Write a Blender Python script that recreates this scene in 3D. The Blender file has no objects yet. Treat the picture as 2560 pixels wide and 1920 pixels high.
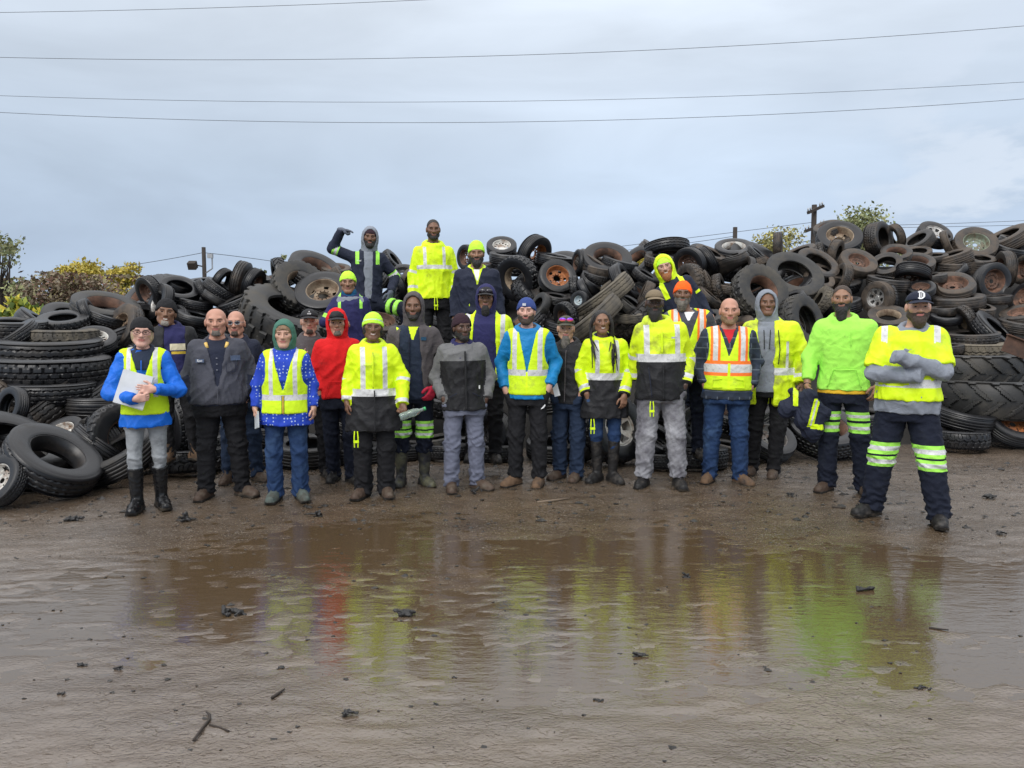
import bpy, bmesh, math, random
import numpy as np
from mathutils import Vector, Matrix
S = bpy.context.scene
COL = S.collection
# ---------------------------------------------------------------- camera, sky, sun, exposure
CAM_H, FPX, PITCH = 1.55, 1923.0, math.atan(150/1923.0)
cam_d = bpy.data.cameras.new("camera"); cam = bpy.data.objects.new("camera", cam_d); COL.objects.link(cam)
cam.location = (0, 0, CAM_H); cam.rotation_euler = (math.pi/2-PITCH, 0, 0)
cam_d.sensor_width = 36; cam_d.lens = 36*FPX/2560; cam_d.clip_start = .05; cam_d.clip_end = 3000
S.camera = cam
S.view_settings.view_transform = 'Standard'; S.view_settings.look = 'None'
S.view_settings.exposure = 0.52; S.view_settings.gamma = 1
SUN_EL, SUN_AZ = math.radians(42), math.radians(205)
sd = bpy.data.lights.new("sun", 'SUN'); so = bpy.data.objects.new("sun", sd); COL.objects.link(so)
sd.energy = 1.4; sd.angle = math.radians(35); sd.color = (1, .97, .93)
so.rotation_euler = (math.pi/2-SUN_EL, 0, math.radians(-25)); so.location = (-4, -10, 14)
W = bpy.data.worlds.new("World"); S.world = W; W.use_nodes = True
def world():
    nt = W.node_tree; nt.nodes.clear(); N = nt.nodes.new; L = nt.links.new
    out = N('ShaderNodeOutputWorld'); bg = N('ShaderNodeBackground'); bg.inputs[1].default_value = .1
    sky = N('ShaderNodeTexSky'); sky.sky_type = 'NISHITA'; sky.sun_disc = False
    sky.sun_elevation = SUN_EL; sky.sun_rotation = SUN_AZ
    tc = N('ShaderNodeTexCoord'); sep = N('ShaderNodeSeparateXYZ'); L(tc.outputs['Generated'], sep.inputs[0])
    # overcast deck: brightness rises from the horizon to the zenith (CIE overcast)
    ramp = N('ShaderNodeValToRGB'); L(sep.outputs['Z'], ramp.inputs[0])
    e = ramp.color_ramp.elements
    e[0].position = 0.0; e[0].color = (.405, .505, .65, 1)
    e[1].position = 1.0; e[1].color = (1.30, 1.30, 1.32, 1)
    for p, c in ((.08, (.395, .485, .625, 1)), (.18, (.45, .535, .65, 1)), (.30, (.515, .582, .67, 1)), (.40, (.565, .62, .69, 1)), (.50, (.76, .79, .83, 1)), (.65, (1.02, 1.04, 1.08, 1))):
        k = e.new(p); k.color = c
    mp = N('ShaderNodeMapping'); mp.inputs['Scale'].default_value = (1.3, 1.3, 5.0); mp.inputs['Rotation'].default_value = (.18, .1, 0)
    L(tc.outputs['Generated'], mp.inputs[0])
    n1 = N('ShaderNodeTexNoise'); n1.inputs['Scale'].default_value = 1.9; n1.inputs['Detail'].default_value = 6; n1.inputs['Roughness'].default_value = .5; n1.inputs['Distortion'].default_value = .5
    L(mp.outputs[0], n1.inputs['Vector'])
    r2 = N('ShaderNodeMapRange'); r2.inputs['From Min'].default_value = .3; r2.inputs['From Max'].default_value = .72
    r2.inputs['To Min'].default_value = .86; r2.inputs['To Max'].default_value = 1.13; L(n1.outputs[0], r2.inputs['Value'])
    # brighter ragged break of cloud low in the east (right of the view)
    mp2 = N('ShaderNodeMapping'); mp2.inputs['Scale'].default_value = (5, 5, 14); L(tc.outputs['Generated'], mp2.inputs[0])
    n2 = N('ShaderNodeTexNoise'); n2.inputs['Scale'].default_value = 1.5; n2.inputs['Detail'].default_value = 9; n2.inputs['Roughness'].default_value = .58
    L(mp2.outputs[0], n2.inputs['Vector'])
    dt = N('ShaderNodeVectorMath'); dt.operation = 'DOT_PRODUCT'; dt.inputs[1].default_value = Vector((.60, .77, .15)).normalized()
    L(tc.outputs['Generated'], dt.inputs[0])
    rr = N('ShaderNodeMapRange'); rr.interpolation_type = 'SMOOTHSTEP'; rr.inputs['From Min'].default_value = .95; rr.inputs['From Max'].default_value = 1.0; L(dt.outputs['Value'], rr.inputs['Value'])
    r3 = N('ShaderNodeMapRange'); r3.interpolation_type = 'SMOOTHSTEP'; r3.inputs['From Min'].default_value = .47; r3.inputs['From Max'].default_value = .62; L(n2.outputs[0], r3.inputs['Value'])
    mm = N('ShaderNodeMath'); mm.operation = 'MULTIPLY'; L(rr.outputs[0], mm.inputs[0]); L(r3.outputs[0], mm.inputs[1])
    m1 = N('ShaderNodeMix'); m1.data_type = 'RGBA'; m1.blend_type = 'MULTIPLY'; m1.inputs[0].default_value = 1
    L(ramp.outputs[0], m1.inputs[6]); L(r2.outputs[0], m1.inputs[7])
    m2 = N('ShaderNodeMix'); m2.data_type = 'RGBA'; L(mm.outputs[0], m2.inputs[0]); L(m1.outputs[2], m2.inputs[6]); m2.inputs[7].default_value = (.49, .55, .635, 1)
    d3 = N('ShaderNodeVectorMath'); d3.operation = 'DOT_PRODUCT'; d3.inputs[1].default_value = Vector((-.42, .90, .10)).normalized(); L(tc.outputs['Generated'], d3.inputs[0])
    r5 = N('ShaderNodeMapRange'); r5.interpolation_type = 'SMOOTHSTEP'; r5.inputs['From Min'].default_value = .86; r5.inputs['From Max'].default_value = 1.0; r5.inputs['To Min'].default_value = 1; r5.inputs['To Max'].default_value = .84; L(d3.outputs['Value'], r5.inputs['Value'])
    m5 = N('ShaderNodeMix'); m5.data_type = 'RGBA'; m5.blend_type = 'MULTIPLY'; m5.inputs[0].default_value = 1; L(m2.outputs[2], m5.inputs[6]); L(r5.outputs[0], m5.inputs[7]); m2 = m5
    sc = N('ShaderNodeMix'); sc.data_type = 'RGBA'; sc.blend_type = 'MULTIPLY'; sc.inputs[0].default_value = 1
    L(m2.outputs[2], sc.inputs[6]); sc.inputs[7].default_value = (10, 10, 10, 1)
    mx = N('ShaderNodeMix'); mx.data_type = 'RGBA'; mx.inputs[0].default_value = .95
    L(sky.outputs[0], mx.inputs[6]); L(sc.outputs[2], mx.inputs[7])
    L(mx.outputs[2], bg.inputs[0]); L(bg.outputs[0], out.inputs[0])
world()

# ---------------------------------------------------------------- helpers
cp, sp = math.cos(PITCH), math.sin(PITCH)
def ray(u, v):
    a = (u-1280)/FPX; b = -(v-960)/FPX
    return a, cp+b*sp, -sp+b*cp
def at(u, v, Y):
    a, y, z = ray(u, v); k = Y/y
    return Vector((a*k, Y, CAM_H+z*k))
def ground_at(u, v, z=0.015):
    a, y, zz = ray(u, v); k = (z-CAM_H)/zz
    return Vector((a*k, y*k, z))
def project(p):
    x, y, z = p[0], p[1], p[2]-CAM_H
    d = y*cp-z*sp; h = y*sp+z*cp
    return 1280+FPX*x/d, 960-FPX*h/d
def tag(o, label=None, cat=None, group=None, kind=None):
    if label: o['label'] = label
    if cat: o['category'] = cat
    if group: o['group'] = group
    if kind: o['kind'] = kind
    return o
def link(name, me, parent=None, mats=()):
    o = bpy.data.objects.new(name, me); COL.objects.link(o)
    for m in mats: me.materials.append(m)
    if parent is not None: o.parent = parent
    return o
def empty(name, loc=(0, 0, 0), rz=0):
    o = bpy.data.objects.new(name, None); COL.objects.link(o); o.location = loc; o.rotation_euler = (0, 0, rz); o.empty_display_size = .1
    return o
def npmesh(name, V, F, smooth=True, mi=None):
    """mesh from numpy arrays; F (n,3|4) or list of arrays"""
    me = bpy.data.meshes.new(name)
    V = np.asarray(V, np.float32); Fs = F if isinstance(F, list) else [F]
    Fs = [np.asarray(f, np.int32) for f in Fs if len(f)]
    me.vertices.add(len(V)); me.vertices.foreach_set('co', V.ravel())
    nl = sum(f.size for f in Fs); nf = sum(len(f) for f in Fs)
    me.loops.add(nl); me.loops.foreach_set('vertex_index', np.concatenate([f.ravel() for f in Fs]))
    me.polygons.add(nf)
    tot = np.concatenate([np.full(len(f), f.shape[1], np.int32) for f in Fs])
    me.polygons.foreach_set('loop_start', np.concatenate([[0], np.cumsum(tot)[:-1]]).astype(np.int32))
    me.polygons.foreach_set('loop_total', tot)
    if mi is not None: me.polygons.foreach_set('material_index', np.asarray(mi, np.int32))
    me.polygons.foreach_set('use_smooth', np.full(nf, smooth, bool))
    me.update(calc_edges=True); me.validate()
    return me
class MB:
    """collects boxes, bars and tubes into one mesh"""
    def __init__(s): s.V = []; s.Q = []; s.T = []; s.M = []; s.n = 0; s.mq = []; s.mt = []
    def add(s, V, Q=(), T=(), m=0):
        s.V.append(np.asarray(V, float)); o = s.n
        for q in Q: s.Q.append([i+o for i in q]); s.mq.append(m)
        for t in T: s.T.append([i+o for i in t]); s.mt.append(m)
        s.n += len(V)
    def box(s, c, d, R=None, m=0):
        v = np.array([[x, y, z] for x in (-.5, .5) for y in (-.5, .5) for z in (-.5, .5)])*np.array(d)
        if R is not None: v = v@np.array(R).T
        s.add(v+np.array(c), [(0, 1, 3, 2), (4, 6, 7, 5), (0, 4, 5, 1), (2, 3, 7, 6), (0, 2, 6, 4), (1, 5, 7, 3)], m=m)
    def tube(s, pts, rad, n=8, m=0, cap=True):
        pts = np.asarray(pts, float); rad = np.broadcast_to(rad, len(pts)); k = len(pts)
        T = np.gradient(pts, axis=0); T /= np.linalg.norm(T, axis=1)[:, None]+1e-9
        up = np.array([0, 0, 1.]) if abs(T[0, 2]) < .9 else np.array([1., 0, 0])
        rings = []
        for i in range(k):
            a = np.cross(T[i], up); a /= np.linalg.norm(a)+1e-9; b = np.cross(a, T[i])
            th = np.linspace(0, 2*math.pi, n, endpoint=False)
            rings.append(pts[i]+rad[i]*(np.cos(th)[:, None]*a+np.sin(th)[:, None]*b)); up = b
        Q = [(i*n+j, (i+1)*n+j, (i+1)*n+(j+1) % n, i*n+(j+1) % n) for i in range(k-1) for j in range(n)]
        V = np.concatenate(rings+[pts[:1], pts[-1:]]); Tt = []
        if cap: Tt = [(k*n, j, (j+1) % n) for j in range(n)]+[(k*n+1, (k-1)*n+(j+1) % n, (k-1)*n+j) for j in range(n)]
        s.add(V, Q, Tt, m)
    def build(s, name, mats, parent=None, smooth=False):
        F = []
        if s.Q: F.append(np.array(s.Q))
        if s.T: F.append(np.array(s.T))
        me = npmesh(name, np.concatenate(s.V), F, smooth, s.mq+s.mt)
        return link(name, me, parent, mats if isinstance(mats, (list, tuple)) else [mats])
# ---- materials
_m = {}
def mat(name, col, rough=.8, bump=0, bscale=60, var=.12, vscale=9, dirt=None, damt=.0, dscale=4, metal=0, spec=.5, bdist=.01, sheen=0, rand=0, coord='Object', crumple=0):
    if name in _m: return _m[name]
    m = bpy.data.materials.new(name); m.use_nodes = True; nt = m.node_tree; N = nt.nodes.new; L = nt.links.new
    b = nt.nodes['Principled BSDF']; b.inputs['Roughness'].default_value = rough; b.inputs['Metallic'].default_value = metal
    b.inputs['Specular IOR Level'].default_value = spec
    if sheen: b.inputs['Sheen Weight'].default_value = sheen
    tc = N('ShaderNodeTexCoord'); src = tc.outputs[coord]
    if rand:
        oi = N('ShaderNodeObjectInfo'); ad = N('ShaderNodeVectorMath'); ad.operation = 'ADD'; cx = N('ShaderNodeCombineXYZ')
        ml = N('ShaderNodeMath'); ml.operation = 'MULTIPLY'; ml.inputs[1].default_value = 37; L(oi.outputs['Random'], ml.inputs[0]); L(ml.outputs[0], cx.inputs[0]); L(ml.outputs[0], cx.inputs[2])
        L(src, ad.inputs[0]); L(cx.outputs[0], ad.inputs[1]); src = ad.outputs[0]
    n = N('ShaderNodeTexNoise'); n.inputs['Scale'].default_value = vscale; n.inputs['Detail'].default_value = 5; L(src, n.inputs['Vector'])
    mr = N('ShaderNodeMapRange'); mr.inputs['From Min'].default_value = .3; mr.inputs['From Max'].default_value = .7; mr.inputs['To Min'].default_value = 1-var; mr.inputs['To Max'].default_value = 1+var
    L(n.outputs[0], mr.inputs['Value'])
    mx = N('ShaderNodeMix'); mx.data_type = 'RGBA'; mx.blend_type = 'MULTIPLY'; mx.inputs[0].default_value = 1; mx.inputs[6].default_value = (*col, 1); L(mr.outputs[0], mx.inputs[7])
    cur = mx.outputs[2]
    if rand:
        mr3 = N('ShaderNodeMapRange'); mr3.inputs['To Min'].default_value = 1-rand; mr3.inputs['To Max'].default_value = 1+rand; L(oi.outputs['Random'], mr3.inputs['Value'])
        m3 = N('ShaderNodeMix'); m3.data_type = 'RGBA'; m3.blend_type = 'MULTIPLY'; m3.inputs[0].default_value = 1; L(cur, m3.inputs[6]); L(mr3.outputs[0], m3.inputs[7]); cur = m3.outputs[2]
    if dirt:
        n2 = N('ShaderNodeTexNoise'); n2.inputs['Scale'].default_value = dscale; n2.inputs['Detail'].default_value = 8; n2.inputs['Roughness'].default_value = .65; L(src, n2.inputs['Vector'])
        r2 = N('ShaderNodeMapRange'); r2.inputs['From Min'].default_value = .62-.35*damt; r2.inputs['From Max'].default_value = .78-.25*damt; L(n2.outputs[0], r2.inputs['Value'])
        m2 = N('ShaderNodeMix'); m2.data_type = 'RGBA'; L(r2.outputs[0], m2.inputs[0]); L(cur, m2.inputs[6]); m2.inputs[7].default_value = (*dirt, 1); cur = m2.outputs[2]
    L(cur, b.inputs['Base Color'])
    if bump:
        nb = N('ShaderNodeTexNoise'); nb.inputs['Scale'].default_value = bscale; nb.inputs['Detail'].default_value = 4; L(src, nb.inputs['Vector'])
        bp = N('ShaderNodeBump'); bp.inputs['Strength'].default_value = bump; bp.inputs['Distance'].default_value = bdist; L(nb.outputs[0], bp.inputs['Height']); L(bp.outputs[0], b.inputs['Normal'])
        if crumple:
            n4 = N('ShaderNodeTexNoise'); n4.inputs['Scale'].default_value = 11; n4.inputs['Detail'].default_value = 3; n4.inputs['Roughness'].default_value = .45; n4.inputs['Distortion'].default_value = 1.6; L(src, n4.inputs['Vector'])
            b4 = N('ShaderNodeBump'); b4.inputs['Strength'].default_value = crumple; b4.inputs['Distance'].default_value = .03; L(n4.outputs[0], b4.inputs['Height']); L(bp.outputs[0], b4.inputs['Normal']); L(b4.outputs[0], b.inputs['Normal'])
    _m[name] = m
    return m
# ---- value noise
def vnoise(x, y, seed=0):
    rs = np.random.RandomState(seed); T = rs.rand(256, 256)
    xi = np.floor(x).astype(int); yi = np.floor(y).astype(int); fx = x-xi; fy = y-yi
    fx = fx*fx*(3-2*fx); fy = fy*fy*(3-2*fy); g = lambda a, b: T[a % 256, b % 256]
    return (g(xi, yi)*(1-fx)+g(xi+1, yi)*fx)*(1-fy)+(g(xi, yi+1)*(1-fx)+g(xi+1, yi+1)*fx)*fy
def fbm(x, y, seed=0, o=4):
    r = 0; a = .5
    for i in range(o): r = r+a*(vnoise(x, y, seed+i)-.5); x = x*2.03+7.1; y = y*2.03+3.7; a *= .5
    return r
def sstep(a, b, x):
    t = np.clip((x-a)/(b-a), 0, 1); return t*t*(3-2*t)
# ---------------------------------------------------------------- ground: one wet mud sheet reaching the horizon, water standing in its lows
def axis(segs):
    out = []
    for a, b, n in segs: out += list(np.linspace(a, b, n, endpoint=False))
    return np.array(out+[segs[-1][1]])
def poolmask(x, y):
    n = .8*fbm(x*.8, y*.9, 77, 3); return sstep(1.35, .35, np.sqrt(((x-.3)/5.2)**2+((y-4.35)/1.75)**2)+n)
def gheight(x, y):
    base = fbm(x*.5+3, y*.7, 11, 3)*.016
    streak = fbm(x*1.3+y*.35, y*5.2-x*.5, 21, 3)*.012
    pm = poolmask(x, y); pool = .0085*pm**.8
    fine = fbm(x*9, y*17, 31, 4)*.019*(1-.35*pm)
    hi = .024*sstep(6.2, 7.1, y+.5*fbm(x*.8, y*.8, 5, 2)-.0*x)+.012*sstep(3.4, 2.4, y+.6*fbm(x*.6, y*.6, 6, 2))
    left = .012*sstep(-2.4, -4.2, x+.8*fbm(x*.7, y*.9, 8, 2))
    h = base*(1-.4*pm)+streak*(1-.6*pm)+fine+hi+left-pool+.0065
    edge = np.maximum(sstep(9, 11, np.abs(x)), np.maximum(sstep(9.5, 11, y), sstep(1.9, 1.2, y)))
    return h*(1-edge)+.03*edge
def build_ground():
    xs = axis([(-900, -60, 8), (-60, -12, 14), (-12, -6.5, 40), (-6.5, 6.5, 440), (6.5, 12, 40), (12, 60, 14), (60, 900, 8)])
    ys = axis([(-60, 0, 8), (0, 1.8, 12), (1.8, 5, 150), (5, 9.8, 150), (9.8, 14, 12), (14, 60, 14), (60, 1200, 10)])
    X, Y = np.meshgrid(xs, ys, indexing='ij'); Z = gheight(X, Y)
    Vv = np.stack([X, Y, Z], -1).reshape(-1, 3); nx, ny = X.shape
    I = np.arange(nx*ny).reshape(nx, ny)
    F = np.stack([I[:-1, :-1], I[1:, :-1], I[1:, 1:], I[:-1, 1:]], -1).reshape(-1, 4)
    WET = poolmask(X, Y).reshape(-1)
    m = bpy.data.materials.new("wet_mud"); m.use_nodes = True; nt = m.node_tree; N = nt.nodes.new; L = nt.links.new
    b = nt.nodes['Principled BSDF']; tc = N('ShaderNodeTexCoord')
    def noise(sc, det, vec=(1, 1, 1), rough=.6):
        mp = N('ShaderNodeMapping'); mp.inputs['Scale'].default_value = vec; L(tc.outputs['Object'], mp.inputs[0])
        n = N('ShaderNodeTexNoise'); n.inputs['Scale'].default_value = sc; n.inputs['Detail'].default_value = det; n.inputs['Roughness'].default_value = rough; L(mp.outputs[0], n.inputs['Vector']); return n.outputs[0]
    def rng(x, a, b_, c, d):
        r = N('ShaderNodeMapRange'); r.inputs['From Min'].default_value = a; r.inputs['From Max'].default_value = b_; r.inputs['To Min'].default_value = c; r.inputs['To Max'].default_value = d; L(x, r.inputs['Value']); return r.outputs[0]
    rp = N('ShaderNodeValToRGB'); L(noise(.9, 8, (1, 1.6, 1)), rp.inputs[0]); e = rp.color_ramp.elements
    e[0].position = .3; e[0].color = (.075, .054, .038, 1); e[1].position = .72; e[1].color = (.160, .122, .091, 1); k = e.new(.5); k.color = (.112, .084, .061, 1)
    # grit: pale specks, the sparkle of wet gravel put into their colour
    vo = N('ShaderNodeTexVoronoi'); vo.inputs['Scale'].default_value = 75; L(tc.outputs['Object'], vo.inputs['Vector'])
    wn = N('ShaderNodeSeparateXYZ'); L(vo.outputs['Color'], wn.inputs[0])
    a1 = N('ShaderNodeMath'); a1.operation = 'GREATER_THAN'; a1.inputs[1].default_value = .82; L(wn.outputs[0], a1.inputs[0])
    a2 = N('ShaderNodeMath'); a2.operation = 'LESS_THAN'; a2.inputs[1].default_value = .38; L(vo.outputs['Distance'], a2.inputs[0])
    a0 = N('ShaderNodeMath'); a0.operation = 'MULTIPLY'; L(a1.outputs[0], a0.inputs[0]); L(a2.outputs[0], a0.inputs[1])
    sy = N('ShaderNodeSeparateXYZ'); L(tc.outputs['Object'], sy.inputs[0]); gm_ = rng(sy.outputs['Y'], 3.9, 5.4, 0, 1)
    a3 = N('ShaderNodeMath'); a3.operation = 'MULTIPLY'; L(a0.outputs[0], a3.inputs[0]); L(gm_, a3.inputs[1])
    # browner mud round the standing water and the feet, greyer mud elsewhere
    spx = N('ShaderNodeVectorMath'); spx.operation = 'MULTIPLY_ADD'; spx.inputs[1].default_value = (.26, .50, 0); spx.inputs[2].default_value = (-.12, -2.85, 0); L(tc.outputs['Object'], spx.inputs[0])
    ln = N('ShaderNodeVectorMath'); ln.operation = 'LENGTH'; L(spx.outputs[0], ln.inputs[0]); nz = N('ShaderNodeMath'); nz.operation = 'ADD'; L(ln.outputs['Value'], nz.inputs[0]); L(rng(noise(1.3, 6, (1, 1.8, 1)), 0, 1, -.45, .45), nz.inputs[1])
    bm_ = rng(nz.outputs[0], .55, 1.15, .92, 0)
    mb = N('ShaderNodeMix'); mb.data_type = 'RGBA'; L(bm_, mb.inputs[0]); L(rp.outputs[0], mb.inputs[6])
    rp2 = N('ShaderNodeValToRGB'); L(noise(2.1, 8, (1, 1.6, 1)), rp2.inputs[0]); e2 = rp2.color_ramp.elements; e2[0].position = .3; e2[0].color = (.055, .036, .020, 1); e2[1].position = .72; e2[1].color = (.125, .087, .053, 1); L(rp2.outputs[0], mb.inputs[7])
    mx = N('ShaderNodeMix'); mx.data_type = 'RGBA'; L(a3.outputs[0], mx.inputs[0]); L(mb.outputs[2], mx.inputs[6]); mx.inputs[7].default_value = (.20, .175, .145, 1)
    L(mx.outputs[2], b.inputs['Base Color'])
    b.inputs['Specular IOR Level'].default_value = .75; b.inputs['IOR'].default_value = 1.7
    # pocked mud: fine bumps over coarser clods
    wa = N('ShaderNodeAttribute'); wa.attribute_name = 'wetness'; wet = wa.outputs['Fac']
    h1 = noise(46, 5, (1, 1.45, 1), .6); pk = rng(noise(27, 3, (1, 1.35, 1), .55), .55, .66, 0, -1); pk2 = rng(noise(1.3, 4), .40, .58, .15, 1)
    pm = N('ShaderNodeMath'); pm.operation = 'MULTIPLY'; L(pk, pm.inputs[0]); L(pk2, pm.inputs[1])
    ad = N('ShaderNodeMath'); ad.operation = 'MULTIPLY_ADD'; ad.inputs[1].default_value = .7; L(pm.outputs[0], ad.inputs[0]); L(h1, ad.inputs[2])
    a4 = N('ShaderNodeMath'); a4.operation = 'MULTIPLY_ADD'; a4.inputs[1].default_value = .9; L(a3.outputs[0], a4.inputs[0]); L(ad.outputs[0], a4.inputs[2])
    k1 = N('ShaderNodeMath'); k1.operation = 'MULTIPLY'; L(a4.outputs[0], k1.inputs[0]); L(rng(wet, 0, 1, 1, .13), k1.inputs[1])
    rip = noise(6, 5, (1, 2.6, 1), .62); k2 = N('ShaderNodeMath'); k2.operation = 'MULTIPLY_ADD'; k2.inputs[1].default_value = .30; L(rip, k2.inputs[0]); L(k1.outputs[0], k2.inputs[2])
    bp = N('ShaderNodeBump'); bp.inputs['Strength'].default_value = .85; bp.inputs['Distance'].default_value = .0085; L(k2.outputs[0], bp.inputs['Height']); L(bp.outputs[0], b.inputs['Normal'])
    rn = rng(noise(1.6, 6, (1, 2, 1)), .38, .62, .03, .17); k3 = N('ShaderNodeMath'); k3.operation = 'MULTIPLY'; L(rn, k3.inputs[0]); L(rng(wet, 0, 1, 1, .2), k3.inputs[1]); L(k3.outputs[0], b.inputs['Roughness'])
    gme = npmesh('ground', Vv, F); at_ = gme.attributes.new('wetness', 'FLOAT', 'POINT'); at_.data.foreach_set('value', WET.astype(np.float32))
    g = link('ground', gme, None, [m]); tag(g, 'brown wet mud yard with grit and shallow puddles', 'ground', kind='structure')
    # standing water, muddy and nearly opaque
    w = bpy.data.materials.new("muddy_water"); w.use_nodes = True; nt = w.node_tree; N = nt.nodes.new; L = nt.links.new; b = nt.nodes['Principled BSDF']
    tc = N('ShaderNodeTexCoord')
    b.inputs['Base Color'].default_value = (.078, .052, .028, 1); b.inputs['Roughness'].default_value = .02; b.inputs['IOR'].default_value = 1.85
    h1 = noise(4.5, 5, (1, 2.6, 1), .62); h2 = noise(40, 3, (1, 1.8, 1)); ad = N('ShaderNodeMath'); ad.operation = 'MULTIPLY_ADD'; ad.inputs[1].default_value = .10; L(h2, ad.inputs[0]); L(h1, ad.inputs[2])
    bp = N('ShaderNodeBump'); bp.inputs['Strength'].default_value = .30; bp.inputs['Distance'].default_value = .012; L(ad.outputs[0], bp.inputs['Height']); L(bp.outputs[0], b.inputs['Normal'])
    xs = np.linspace(-8.6, 8.6, 60); ys = np.linspace(1.5, 9.2, 40); X, Y = np.meshgrid(xs, ys, indexing='ij')
    I = np.arange(2400).reshape(60, 40)
    pw = link('puddle_water', npmesh('puddle_water', np.stack([X, Y, X*0], -1).reshape(-1, 3), np.stack([I[:-1, :-1], I[1:, :-1], I[1:, 1:], I[:-1, 1:]], -1).reshape(-1, 4)), None, [w])
    tag(pw, 'shallow muddy water reflecting the hi-vis jackets', 'water', kind='structure')
build_ground()
# ---------------------------------------------------------------- pile shape: tyres lie over an added dark backing
_PU = [-400, 0, 250, 500, 800, 1000, 1250, 1500, 1900, 2100, 2560, 3000]
_PB = [6.2, 6.4, 7.0, 7.8, 8.2, 8.6, 8.5, 7.9, 8.1, 8.5, 8.9, 9.0]
_PS = [.56, .56, .55, .55, .70, .62, .62, .64, .64, .63, .63, .63]
_RU = [-400, 0, 60, 200, 330, 480, 600, 700, 850, 1000, 1180, 1300, 1500, 1640, 1800, 1960, 2060, 2200, 2400, 2560, 3000]
_RV = [800, 800, 795, 745, 700, 695, 665, 660, 665, 690, 640, 615, 635, 600, 625, 610, 570, 585, 590, 585, 620]
def pile_Y(u, v):
    s = np.interp(u, _PU, _PS); yb = np.interp(u, _PU, _PB); t = (810-v)/FPX
    return max(yb*.97, (CAM_H+s*yb)/max(s-t, .2)) if v < 1150 else yb
def build_backing():  # mostly hidden dark body, added to block light and views through the gaps
    xs = np.linspace(-13, 15, 120); ys = np.linspace(6.6, 26, 90); X, Y = np.meshgrid(xs, ys, indexing='ij'); U = 1280+FPX*X/Y
    s = np.interp(U, _PU, _PS); yb = np.interp(U, _PU, _PB); rv = np.interp(U, _RU, _RV)
    front = (Y-yb-.95)*s
    t = (810-rv)/FPX; ry = (CAM_H+s*yb)/np.maximum(s-t, .2); rz = CAM_H+t*ry-.58
    back = rz-(Y-ry-1.2)*.5
    Z = np.minimum(np.minimum(front, rz), back)+fbm(X*1.1, Y*1.1, 3, 3)*.25
    Z = np.maximum(Z, -.3)
    I = np.arange(X.size).reshape(X.shape)
    F = np.stack([I[:-1, :-1], I[1:, :-1], I[1:, 1:], I[:-1, 1:]], -1).reshape(-1, 4)
    o = link('pile_backing', npmesh('pile_backing', np.stack([X, Y, Z], -1).reshape(-1, 3), F), None, [mat('backing_dark', (.011, .0095, .008), .9, .9, 6, .3, 3)])
    tag(o, 'added dark backing inside the tyre pile behind its gaps', 'pile_backing', kind='structure')
build_backing()
# ---------------------------------------------------------------- vegetation
BARK = mat('bark', (.05, .04, .032), .9, .5, 30)
def leaf_mat(name, c, var=.35): return mat(name, c, .6, 0, 10, var, 1.1, spec=.3)
def tree(name, u, vbase, vtop, Y, wpx, lm, label, group, n=2600, leaf=.10, lumps=9, bare=.0, lean=0, seed=1, shape=1.0, cat='tree'):
    rs = np.random.RandomState(seed)
    top = at(u, vtop, Y); Hh = top.z; Wd = wpx/FPX*Y*.5
    root = empty(name, (top.x, Y, 0)); tag(root, label, cat, group)
    tb = MB(); ends = []
    trunk_top = np.array([lean*.5, 0, Hh*.62])
    tb.tube([[0, 0, -.1], [lean*.15, .05, Hh*.3], trunk_top], [Hh*.028, Hh*.022, Hh*.012], 8)
    for i in range(lumps):
        a = rs.rand()*2*math.pi; zz = Hh*(.38+.58*rs.rand()**.8); k = Wd*(.25+.65*rs.rand())*(1-.55*max(0, zz/Hh-.6)/.4)
        e = np.array([math.cos(a)*k+lean*zz/Hh, math.sin(a)*k*.8, zz]); st = trunk_top*(.35+.6*rs.rand())
        mid = (st+e)/2+rs.randn(3)*.05*Hh*.3
        tb.tube([st, mid, e], [Hh*.010, Hh*.006, Hh*.002], 5); ends.append(e)
        for j in range(2):
            e2 = e+rs.randn(3)*np.array([.28, .28, .2])*Wd*.8; tb.tube([mid, (mid+e2)/2+rs.randn(3)*.05, e2], [Hh*.005, Hh*.003, Hh*.0012], 4); ends.append(e2)
    tb.build('trunk', BARK, root, True)
    ends = np.array(ends); c = ends[rs.randint(0, len(ends), n)]
    sz = rs.rand(len(ends))*.5+.6
    P = c+rs.randn(n, 3)*np.array([.20, .20, .15])*Wd*shape
    P = P[P[:, 2] > .05]; P[:, 2] = np.minimum(P[:, 2], Hh*1.03); n = len(P)
    d1 = rs.randn(n, 3); d1 /= np.linalg.norm(d1, axis=1)[:, None]; d2 = np.cross(d1, rs.randn(n, 3)); d2 /= np.linalg.norm(d2, axis=1)[:, None]
    l = leaf*(.5+rs.rand(n, 1)); V = np.stack([P-d1*l, P+d2*l*.55, P+d1*l, P-d2*l*.55], 1).reshape(-1, 3)
    F = np.arange(4*n).reshape(n, 4)
    mi = rs.randint(0, len(lm), n)
    link('crown', npmesh('crown', V, F, False, mi), root, lm)
    return root
YEL = [leaf_mat('leaf_yellow', (.40, .33, .06)), leaf_mat('leaf_olive', (.30, .27, .045)), leaf_mat('leaf_gold', (.44, .34, .06))]
GRN = [leaf_mat('leaf_green', (.16, .19, .085)), leaf_mat('leaf_dark', (.09, .12, .06)), leaf_mat('leaf_pale', (.24, .26, .12))]
BRN = [leaf_mat('leaf_brown', (.22, .175, .115)), leaf_mat('leaf_umber', (.16, .125, .09)), leaf_mat('leaf_rust', (.17, .095, .065)), leaf_mat('leaf_dull', (.22, .19, .10))]
BRT = [leaf_mat('leaf_lime', (.27, .31, .045)), leaf_mat('leaf_lemon', (.50, .42, .05)), leaf_mat('leaf_mid', (.13, .19, .05))]
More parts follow.
